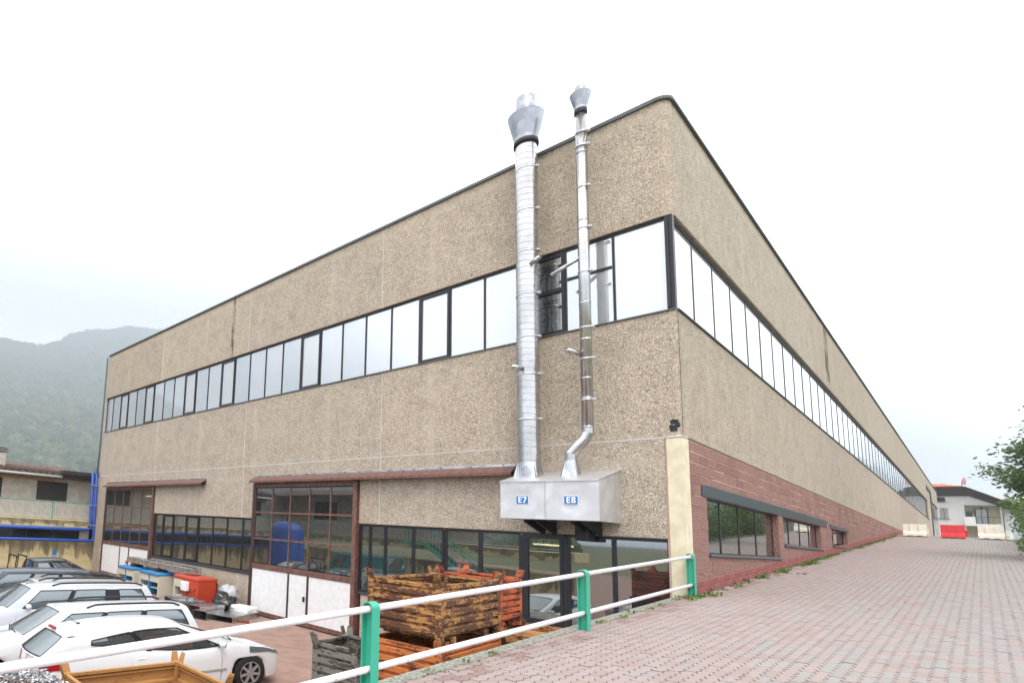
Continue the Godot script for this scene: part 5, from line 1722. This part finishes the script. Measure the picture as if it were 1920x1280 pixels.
func build_far_end():
	barrier("red plastic road barrier at the top of the ramp", "red_plastic", 1.90, 2.80, -42.4, 0.80, "")
	barrier("pale plastic road barrier beside the hedge", "barrier_white", 3.25, 4.16, -43.0, 0.78, "")
	barrier("pale plastic road barrier against the factory wall", "barrier_white", 0.42, 1.36, -43.2, 0.78, "")
	# house: face at z -70
	var h := thing("white_house", "white house with wide brown eaves and a balcony beyond the ramp", "house", "", Vector3(-0.315, 2.84, -115.07))
	h.scale = Vector3.ONE * 1.536
	slab(h, "wall", "house_white", -4.0, 1.56, -0.5, 4.55, -0.15, -7.0, 0.0)
	slab(h, "wall", "house_white", 1.56, 3.42, 3.70, 4.5, -0.15, -7.0, 0.0)
	slab(h, "wall", "house_white", 3.42, 3.60, -0.5, 4.3, -0.15, -7.0, 0.0)
	slab(h, "wall", "plaster_cream", 1.56, 3.42, -0.5, 3.70, -1.6, -7.0, 0.0)
	slab(h, "basement_wall", "house_white", 3.60, 3.95, -0.5, 3.6, -0.6, -7.0, 0.0)
	slab(h, "balcony_slab", "house_white", 1.5, 3.42, 1.82, 2.0, 0.35, -1.6, 0.01)
	slab(h, "balcony_parapet", "house_white", 1.5, 2.1, 2.0, 2.62, 0.35, 0.25, 0.01)
	# roof: hip of orange tiles over a dark soffit
	var st := S()
	quad(st, Vector3(-5.0, 5.25, 1.2), Vector3(1.75, 5.25, 1.2), Vector3(0.5, 5.85, -3.0), Vector3(-5.0, 5.85, -3.0))
	quad(st, Vector3(1.75, 5.25, 1.2), Vector3(4.7, 3.35, 1.2), Vector3(4.7, 3.35, -8.0), Vector3(0.5, 5.85, -3.0))
	quad(st, Vector3(-5.0, 5.85, -3.0), Vector3(0.5, 5.85, -3.0), Vector3(4.7, 3.35, -8.0), Vector3(-5.0, 5.0, -8.0))
	var roof = part(st, "roof", "roof_tile", h)
	for i in 26:
		var sx := S(true)
		var x: float = -3.2 + i * 0.19
		var k: float = clampf((1.75 - x) / 1.25, 0.0, 1.0)
		tube(sx, [Vector3(x, 5.27, 1.22), Vector3(minf(x, 0.5 + (x - 0.5) * 0.2) if x > 0.5 else x, lerpf(5.27, 5.86, k if x > 0.5 else 1.0), lerpf(1.22, -3.0, k if x > 0.5 else 1.0))], 0.05, 5)
		part(sx, "tile_row", "roof_tile", roof)
	st = S()
	hexa(st, [Vector3(-5.0, 4.5, 0.0), Vector3(1.85, 4.5, 0.0), Vector3(1.85, 4.5, -7.0), Vector3(-5.0, 4.5, -7.0), Vector3(-5.0, 5.22, 1.15), Vector3(1.75, 5.22, 1.15), Vector3(1.75, 5.22, -7.0), Vector3(-5.0, 5.22, -7.0)])
	hexa(st, [Vector3(1.85, 4.5, 0.0), Vector3(4.6, 2.95, 0.0), Vector3(4.6, 2.95, -7.0), Vector3(1.85, 4.5, -7.0), Vector3(1.75, 5.22, 1.15), Vector3(4.75, 3.32, 1.15), Vector3(4.75, 3.32, -7.0), Vector3(1.75, 5.22, -7.0)])
	part(st, "eaves", "wood_dark", h)
	# openings
	var w := Node3D.new(); w.name = "window"; h.add_child(w, true)
	slab(w, "pane", "pane_curtain", 0.2, 0.66, 2.5, 3.42, -0.14, -0.10, 0.0)
	slab(w, "frame", "wood_dark", 0.42, 0.45, 2.5, 3.42, -0.10, -0.07, 0.0)
	slab(w, "sill", "concrete", 0.14, 0.72, 2.44, 2.5, -0.14, 0.02, 0.0)
	w = Node3D.new(); w.name = "window"; h.add_child(w, true)
	slab(w, "pane", "pane_dark", 0.1, 0.55, 4.05, 4.4, -0.14, -0.10, 0.0)
	slab(w, "sill", "brick_red", 0.05, 0.6, 3.96, 4.05, -0.14, 0.02, 0.0)
	w = Node3D.new(); w.name = "balcony_door"; h.add_child(w, true)
	slab(w, "pane", "pane_curtain", 2.14, 2.42, 2.0, 3.42, -1.58, -1.54, 0.0)
	slab(w, "pane", "pane_curtain", 2.46, 2.72, 2.0, 3.42, -1.58, -1.54, 0.0)
	slab(w, "frame", "wood_dark", 2.1, 2.76, 3.42, 3.48, -1.58, -1.5, 0.0)
	slab(w, "frame", "wood_dark", 2.42, 2.46, 2.0, 3.42, -1.58, -1.5, 0.0)
	slab(w, "frame", "wood_dark", 2.08, 2.14, 2.0, 3.42, -1.58, -1.5, 0.0)
	slab(w, "frame", "wood_dark", 2.72, 2.78, 2.0, 3.42, -1.58, -1.5, 0.0)
	w = Node3D.new(); w.name = "window"; h.add_child(w, true)
	slab(w, "pane", "pane_dark", 1.62, 1.95, 2.6, 3.2, -1.58, -1.5, 0.0)
	st = S()
	for k in 9: box(st, Vector3(2.12 + k * 0.12, 2.0, 0.28), Vector3(2.13 + k * 0.12, 2.6, 0.30))
	box(st, Vector3(2.1, 2.6, 0.27), Vector3(3.4, 2.63, 0.31))
	part(st, "balcony_railing", "wood_dark", h)
	slab(h, "lamp_globe", "brick_red", 2.4, 2.55, 3.5, 3.6, -1.4, -1.55, 0.02)
	slab(h, "drain_pipe", "dark_metal", 3.52, 3.57, -0.4, 4.0, -0.1, -0.05, 0.0)
	slab(h, "basement_door", "dark_metal", 2.3, 3.0, -0.4, 1.2, -1.55, -1.5, 0.0)
	# satellite dish on the roof
	var d := thing("satellite_dish", "pinkish satellite dish on the tiled roof of the white house", "dish", "", Vector3(2.066, 10.72, -113.84), 1.25)
	d.scale = Vector3.ONE * 1.536
	st = S(true)
	lathe(st, [Vector2(0.0, 0.0), Vector2(0.16, 0.02), Vector2(0.34, 0.11), Vector2(0.32, 0.12), Vector2(0.0, 0.012)], 24, Vector3(0, 0.62, 0.06), 2)
	part(st, "bowl", "dish", d)
	st = S()
	tube(st, [Vector3(0, -0.2, 0), Vector3(0, 0.62, 0.04)], 0.025, 6)
	part(st, "mast", "dark_metal", d)

# ---------------------------------------------------------------- plants
func leaf_quad(st, c: Vector3, s: float):
	var a := Vector3(rng.randf_range(-1, 1), rng.randf_range(-0.7, 0.5), rng.randf_range(-1, 1)).normalized()
	var b := a.cross(Vector3(rng.randf_range(-1, 1), rng.randf_range(0.2, 1), rng.randf_range(-1, 1))).normalized()
	quad(st, c - a * s, c + b * s * 0.42, c + a * s, c - b * s * 0.42)

func foliage(parent, called, clumps, per, leaf, mats):
	var sts = []
	for m in mats: sts.append(S())
	for c in clumps:
		var k: int = rng.randi_range(0, mats.size() - 1)
		for i in per:
			var d: Vector3 = Vector3(rng.randfn(0, 0.5), rng.randfn(0, 0.42), rng.randfn(0, 0.5)) * c[1]
			leaf_quad(sts[k if rng.randf() < 0.8 else rng.randi_range(0, mats.size() - 1)], c[0] + d, leaf * rng.randf_range(0.7, 1.25))
	for i in mats.size(): part(sts[i], called, mats[i], parent)

func build_plants():
	rng.seed = 71
	# tree on the bank whose crown hangs over the ramp
	var t := thing("leafy_tree", "leafy tree on the bank reaching over the ramp beside the white house", "tree", "", Vector3(6.32, ramp_y(-22.0), -22.0))
	var st := S(true)
	tube(st, [Vector3(0, -0.2, 0), Vector3(-0.1, 1.4, 0.2), Vector3(-0.25, 2.6, 0.1), Vector3(-0.4, 4.2, 0.3)], [0.17, 0.14, 0.11, 0.05], 10)
	part(st, "trunk", "bark", t)
	var clumps = []
	for e in [[-0.4, 3.9, 0.6], [-0.9, 3.2, 1.2], [-1.35, 2.7, 0.4], [-1.5, 3.4, -0.4], [-0.2, 4.4, -1.0], [-1.1, 2.2, -1.4], [-1.7, 2.9, 1.8], [-0.8, 4.2, 2.2], [-1.25, 1.8, 1.0], [-1.75, 3.7, 1.2], [-1.9, 3.2, 0.2], [-1.6, 4.2, 0.6], [-1.3, 4.6, 1.6], [-1.85, 2.4, 1.4]]:
		st = S(true)
		var tip := Vector3(e[0], e[1], e[2])
		tube(st, [Vector3(-0.18, 2.0, 0.12), (Vector3(-0.2, 2.3, 0.1) + tip) / 2 + Vector3(0, 0.2, 0), tip], [0.05, 0.03, 0.012], 6)
		part(st, "branch", "bark", t)
		for k in 5: clumps.append([tip + Vector3(rng.randfn(0, 0.32), rng.randfn(0, 0.28), rng.randfn(0, 0.6)), rng.randf_range(0.28, 0.48)])
	st = S()
	tube(st, [Vector3(-0.6, 4.2, 1.0), Vector3(-1.5, 4.45, 2.0), Vector3(-2.05, 4.5, 2.6)], [0.03, 0.014, 0.006], 5)
	tube(st, [Vector3(-1.5, 4.45, 2.0), Vector3(-1.95, 4.3, 2.3)], [0.01, 0.004], 4)
	tube(st, [Vector3(-1.6, 4.46, 2.1), Vector3(-1.9, 4.62, 2.5)], [0.01, 0.004], 4)
	part(st, "bare_twig", "bark", t)
	foliage(t, "crown", clumps, 105, 0.08, ["leaf_0", "leaf_1", "leaf_2"])
	# hedge below it
	var h := thing("hedge", "dark untrimmed hedge along the right side of the ramp", "hedge", "", Vector3(5.2, 0.0, 0.0))
	clumps = []
	for i in 150:
		var z: float = rng.randf_range(-45.0, -19.0)
		var tall: float = lerpf(0.9, 2.2, clampf((-z - 19.0) / 18.0, 0.0, 1.0))
		clumps.append([Vector3(rng.randf_range(-0.5, 0.7), ramp_y(z) + rng.randf_range(0.1, tall), z), 0.5])
	foliage(h, "foliage", clumps, 100, 0.085, ["leaf_2", "leaf_0"])
	st = S()
	for i in 26:
		var z: float = -44.0 + i * 0.95
		tube(st, [Vector3(0.1, ramp_y(z) - 0.1, z), Vector3(0.05, ramp_y(z) + 0.8, z + 0.2)], [0.03, 0.01], 5)
	part(st, "stems", "bark", h)
	# boundary wall with a fence behind the hedge (mirrored in the ramp windows)
	var w := thing("boundary_wall", "grey boundary wall with a mesh fence on top behind the hedge", "wall", "", Vector3(6.4, 0, 0))
	for i in 12:
		var z: float = 6.0 - i * 6.0
		slab(w, "wall_length", "concrete", 0.0, 0.25, ramp_y(z) - 1.0, ramp_y(z - 3.0) + 1.1, z - 0.01, z - 5.99, 0.02)
		slab(w, "fence_post", "post_green", 0.1, 0.16, ramp_y(z - 3.0) + 1.1, ramp_y(z - 3.0) + 2.3, z - 0.1, z - 0.16, 0.0)
	# weeds at the foot of the wall and along the kerb
	st = S()
	var dry := S()
	var tuft = func(s, p: Vector3, h2: float, n: int):
		for i in n:
			var a: float = rng.randf() * TAU
			var lean := Vector3(cos(a), 0, sin(a)) * rng.randf_range(0.2, 0.9) * h2
			var b: Vector3 = p + Vector3(rng.randfn(0, 0.03), 0, rng.randfn(0, 0.05))
			var side := Vector3(-sin(a), 0, cos(a)) * rng.randf_range(0.004, 0.011)
			var mid: Vector3 = b + lean * 0.45 + Vector3(0, h2 * 0.75, 0)
			quad(s, b - side, mid - side * 1.6, mid + side * 1.6, b + side)
			tri(s, mid - side * 1.6, b + lean + Vector3(0, h2 * rng.randf_range(0.7, 1.0), 0), mid + side * 1.6)
	var nz := FastNoiseLite.new()
	nz.seed = 6; nz.frequency = 0.35
	for i in 1100:
		var z: float = -pow(rng.randf(), 1.3) * 44.0 + 0.4
		if nz.get_noise_1d(z) < -0.12 and rng.randf() < 0.85: continue
		var x: float = 0.05 + absf(rng.randfn(0, 0.12)) * clampf(0.6 + nz.get_noise_1d(z + 40.0) * 1.2, 0.25, 1.4)
		tuft.call(st if rng.randf() < 0.8 else dry, Vector3(x, ramp_y(z) - 0.005, z), rng.randf_range(0.025, 0.085), 7)
	for e in [[-0.01, 0.3], [0.02, 0.7], [0.0, 1.7], [0.02, 2.2], [-0.01, 2.9], [0.01, 3.5], [0.01, 4.3], [0.0, 7.4], [0.02, 7.9], [0.01, 8.6], [0.03, 0.15], [0.12, 0.2], [0.16, 0.4]]:
		for k in 3: tuft.call(st if rng.randf() < 0.6 else dry, Vector3(e[0] + rng.randfn(0, 0.03), ramp_y(e[1]) - 0.005, e[1] + rng.randfn(0, 0.08)), rng.randf_range(0.02, 0.065), 5)
	var o := Node3D.new()
	o.name = "weeds"
	add_child(o)
	tag(o, "low green weeds growing along the foot of the red block wall and kerb", "weeds")
	o.set_meta("kind", "stuff")
	part(st, "green_blades", "weed", o); part(dry, "dry_blades", "weed_dry", o)
	# fallen leaves on the paving
	st = S()
	for i in 46:
		var z: float = rng.randf_range(-40.0, 6.0)
		var x: float = rng.randf_range(2.6, 4.3) if rng.randf() < 0.75 else rng.randf_range(0.4, 4.0)
		var s: float = rng.randf_range(0.02, 0.045)
		var a: float = rng.randf() * TAU
		var u := Vector3(cos(a), rng.randf_range(-0.1, 0.2), sin(a)) * s
		var v := Vector3(-sin(a), rng.randf_range(-0.2, 0.3), cos(a)) * s * 0.6
		var c := Vector3(x, ramp_y(z) + 0.012, z)
		quad(st, c - u, c + v, c + u, c - v)
	o = part(st, "fallen_leaves", "leaf_autumn", self)
	tag(o, "dry yellow leaves scattered on the paved ramp", "leaves")
	o.set_meta("kind", "stuff")

# ---------------------------------------------------------------- hills
func hill(called, label, az0, az1, d0, d1, crest: Callable, sd, trees, tree_size):
	var n := FastNoiseLite.new()
	n.seed = sd; n.frequency = 0.004; n.fractal_octaves = 4
	var H = func(az, q):           # q 0 at the foot, 1 on the crest
		var d: float = lerpf(d0, d1, q)
		var p := Vector3(-cos(az) * d, 0, -sin(az) * d)
		var top: float = crest.call(az) * d1
		var y: float = -6.0 + (top + 6.0) * pow(q, 1.25) if q <= 1.0 else top - (q - 1.0) * d1 * 0.2
		y += n.get_noise_2d(p.x, p.z) * 46.0 * minf(q, 1.0) * (1.0 - 0.8 * minf(q, 1.0))
		return Vector3(p.x, y, p.z)
	var st := S(true)
	var na := 110
	var nd := 44
	for i in na:
		for j in nd:
			var a: float = lerpf(az0, az1, float(i) / na)
			var b: float = lerpf(az0, az1, float(i + 1) / na)
			var q: float = 1.12 * j / nd
			var r: float = 1.12 * (j + 1) / nd
			quad(st, H.call(a, q), H.call(a, r), H.call(b, r), H.call(b, q))
	var o := Node3D.new()
	o.name = numbered(called)
	add_child(o)
	setting(o, label)
	part(st, "slope", "hill_floor", o)
	if trees == 0: return
	rng.seed = sd
	var lump := S()
	var nl := FastNoiseLite.new()
	nl.seed = 5; nl.frequency = 1.9
	for i in 7:
		for j in 11:
			var p = []
			for e in [[i, j], [i, j + 1], [i + 1, j + 1], [i + 1, j]]:
				var th: float = PI * e[0] / 7.0
				var ph: float = TAU * (e[1] % 11) / 11.0
				var d := Vector3(sin(th) * cos(ph), cos(th), sin(th) * sin(ph))
				p.append(d * 0.5 * (1.0 + 0.75 * nl.get_noise_3dv(d * 1.3)))
			quad(lump, p[0], p[1], p[2], p[3])
	var sm := shape(lump)
	var mm := MultiMesh.new()
	mm.transform_format = MultiMesh.TRANSFORM_3D
	mm.use_colors = true
	mm.mesh = sm
	mm.instance_count = trees
	for i in trees:
		var a: float = rng.randf_range(az0, az1)
		var q: float = sqrt(rng.randf()) * 1.02
		var p: Vector3 = H.call(a, q)
		var s: float = tree_size * rng.randf_range(0.6, 1.3)
		var bs := Basis.from_euler(Vector3(rng.randf_range(-0.4, 0.4), rng.randf() * TAU, rng.randf_range(-0.4, 0.4))).scaled(Vector3(s, s * rng.randf_range(0.8, 1.25), s))
		mm.set_instance_transform(i, Transform3D(bs, p + Vector3(0, s * 0.25, 0)))
		var k: float = rng.randf()
		var c := Color(0.045, 0.070, 0.030).lerp(Color(0.15, 0.18, 0.075), k * k)
		if rng.randf() < 0.06: c = Color(0.14, 0.125, 0.05)
		mm.set_instance_color(i, c)
	var w := MultiMeshInstance3D.new()
	w.name = "forest"
	w.multimesh = mm
	w.material_override = M["forest"]
	w.set_meta("kind", "stuff")
	o.add_child(w, true)

func build_hills():
	var keys = [[-70.0, 0.03], [-40.0, 0.14], [-32.0, 0.19], [-27.0, 0.227], [-15.0, 0.28], [0.0, 0.30], [13.4, 0.285], [16.2, 0.288], [18.2, 0.30], [19.2, 0.317], [21.7, 0.328], [25.5, 0.344], [27.7, 0.343], [35.0, 0.322], [50.0, 0.25], [60.0, 0.15]]
	hill("hills", "wooded mountainside fading into low cloud behind the factory", deg_to_rad(-68.0), deg_to_rad(58.0), 210.0, 1000.0, func(az): return key(keys, rad_to_deg(az)), 3, 70000, 7.5)
	# mist that clings to the slope and thickens towards the crest
	var mist := FogVolume.new()
	mist.name = "low_cloud"
	mist.shape = RenderingServer.FOG_VOLUME_SHAPE_ELLIPSOID
	mist.size = Vector3(1250.0, 170.0, 2300.0)
	var fm := FogMaterial.new()
	fm.density = 0.0015
	fm.albedo = Color(0.92, 0.965, 1.0)
	mist.material = fm
	var az := deg_to_rad(16.0)
	mist.transform = Transform3D(Basis(Vector3.UP, PI - az) * Basis(Vector3.BACK, deg_to_rad(22.0)), Vector3(-cos(az) * 600.0, 235.0, -sin(az) * 600.0))
	add_child(mist)
	tag(mist, "thin bluish mist drifting along the wooded mountainside", "mist")
	mist.set_meta("kind", "stuff")
	var keys2 = [[74.0, 0.01], [86.0, 0.03], [90.5, 0.055], [92.0, 0.075], [94.5, 0.125], [98.0, 0.16], [104.0, 0.21], [112.0, 0.24], [125.0, 0.2], [140.0, 0.1]]
	hill("hills", "distant blue mountain beyond the white house", deg_to_rad(74.0), deg_to_rad(140.0), 700.0, 1500.0, func(az): return key(keys2, rad_to_deg(az)), 8, 0, 14.0)

# ---------------------------------------------------------------- the lens: focal length and principal point in pixels of the 1920 x 1280 photograph
const F := 1038.23
const CX := 400.0
const CY := 846.88

func _ready():
	# camera: a level-ish view with a shifted lens
	var cam := Camera3D.new()
	cam.name = "camera"
	cam.projection = Camera3D.PROJECTION_FRUSTUM
	cam.near = 0.05
	cam.far = 6000.0
	cam.size = cam.near * 1280.0 / F
	cam.frustum_offset = Vector2((960.0 - CX) / F, (CY - 640.0) / F) * cam.near
	cam.transform = Transform3D(Basis(Vector3(0.58657407, 0.06093719, -0.80759985), Vector3(0.06435745, 0.99050502, 0.1214822), Vector3(0.80733449, -0.12323337, 0.5770828)).orthonormalized(), Vector3(3.4537, 0.0, 14.0844))
	add_child(cam)
	cam.current = true
	# overcast sky
	var sky := ProceduralSkyMaterial.new()
	sky.sky_top_color = Color(0.98, 0.985, 1.0)
	sky.sky_horizon_color = Color(0.86, 0.90, 0.95)
	sky.sky_curve = 0.13
	sky.ground_bottom_color = Color(0.42, 0.41, 0.40)
	sky.ground_horizon_color = Color(0.62, 0.64, 0.66)
	sky.sun_angle_max = 1.0
	sky.sky_energy_multiplier = 1.0
	var env := Environment.new()
	env.background_mode = Environment.BG_SKY
	env.sky = Sky.new()
	env.sky.sky_material = sky
	env.background_energy_multiplier = 1.5
	env.tonemap_mode = Environment.TONE_MAPPER_LINEAR
	env.tonemap_exposure = 1.9
	env.sdfgi_enabled = true
	env.ssao_enabled = true
	env.ssil_enabled = true
	env.volumetric_fog_enabled = true
	env.volumetric_fog_density = 0.0
	env.fog_enabled = true
	env.fog_density = 0.0005
	env.fog_light_color = Color(0.90, 0.955, 1.0)
	var we := WorldEnvironment.new()
	we.name = "environment"
	we.environment = env
	add_child(we)
	var sun := DirectionalLight3D.new()
	sun.name = "sun"
	sun.light_energy = 0.45
	sun.light_angular_distance = 25.0
	sun.light_color = Color(1.0, 0.975, 0.94)
	sun.shadow_enabled = true
	add_child(sun)
	sun.look_at_from_position(Vector3(15, 30, 15), Vector3.ZERO)
	rng.seed = 12
	make_materials()
	build_ground(cam)
	build_factory()
	build_neighbour()
	build_far_end()
	build_hills()
	rng.seed = 31
	build_ducts()
	build_stillages()
	build_cars()
	build_oddments()
	build_plants()
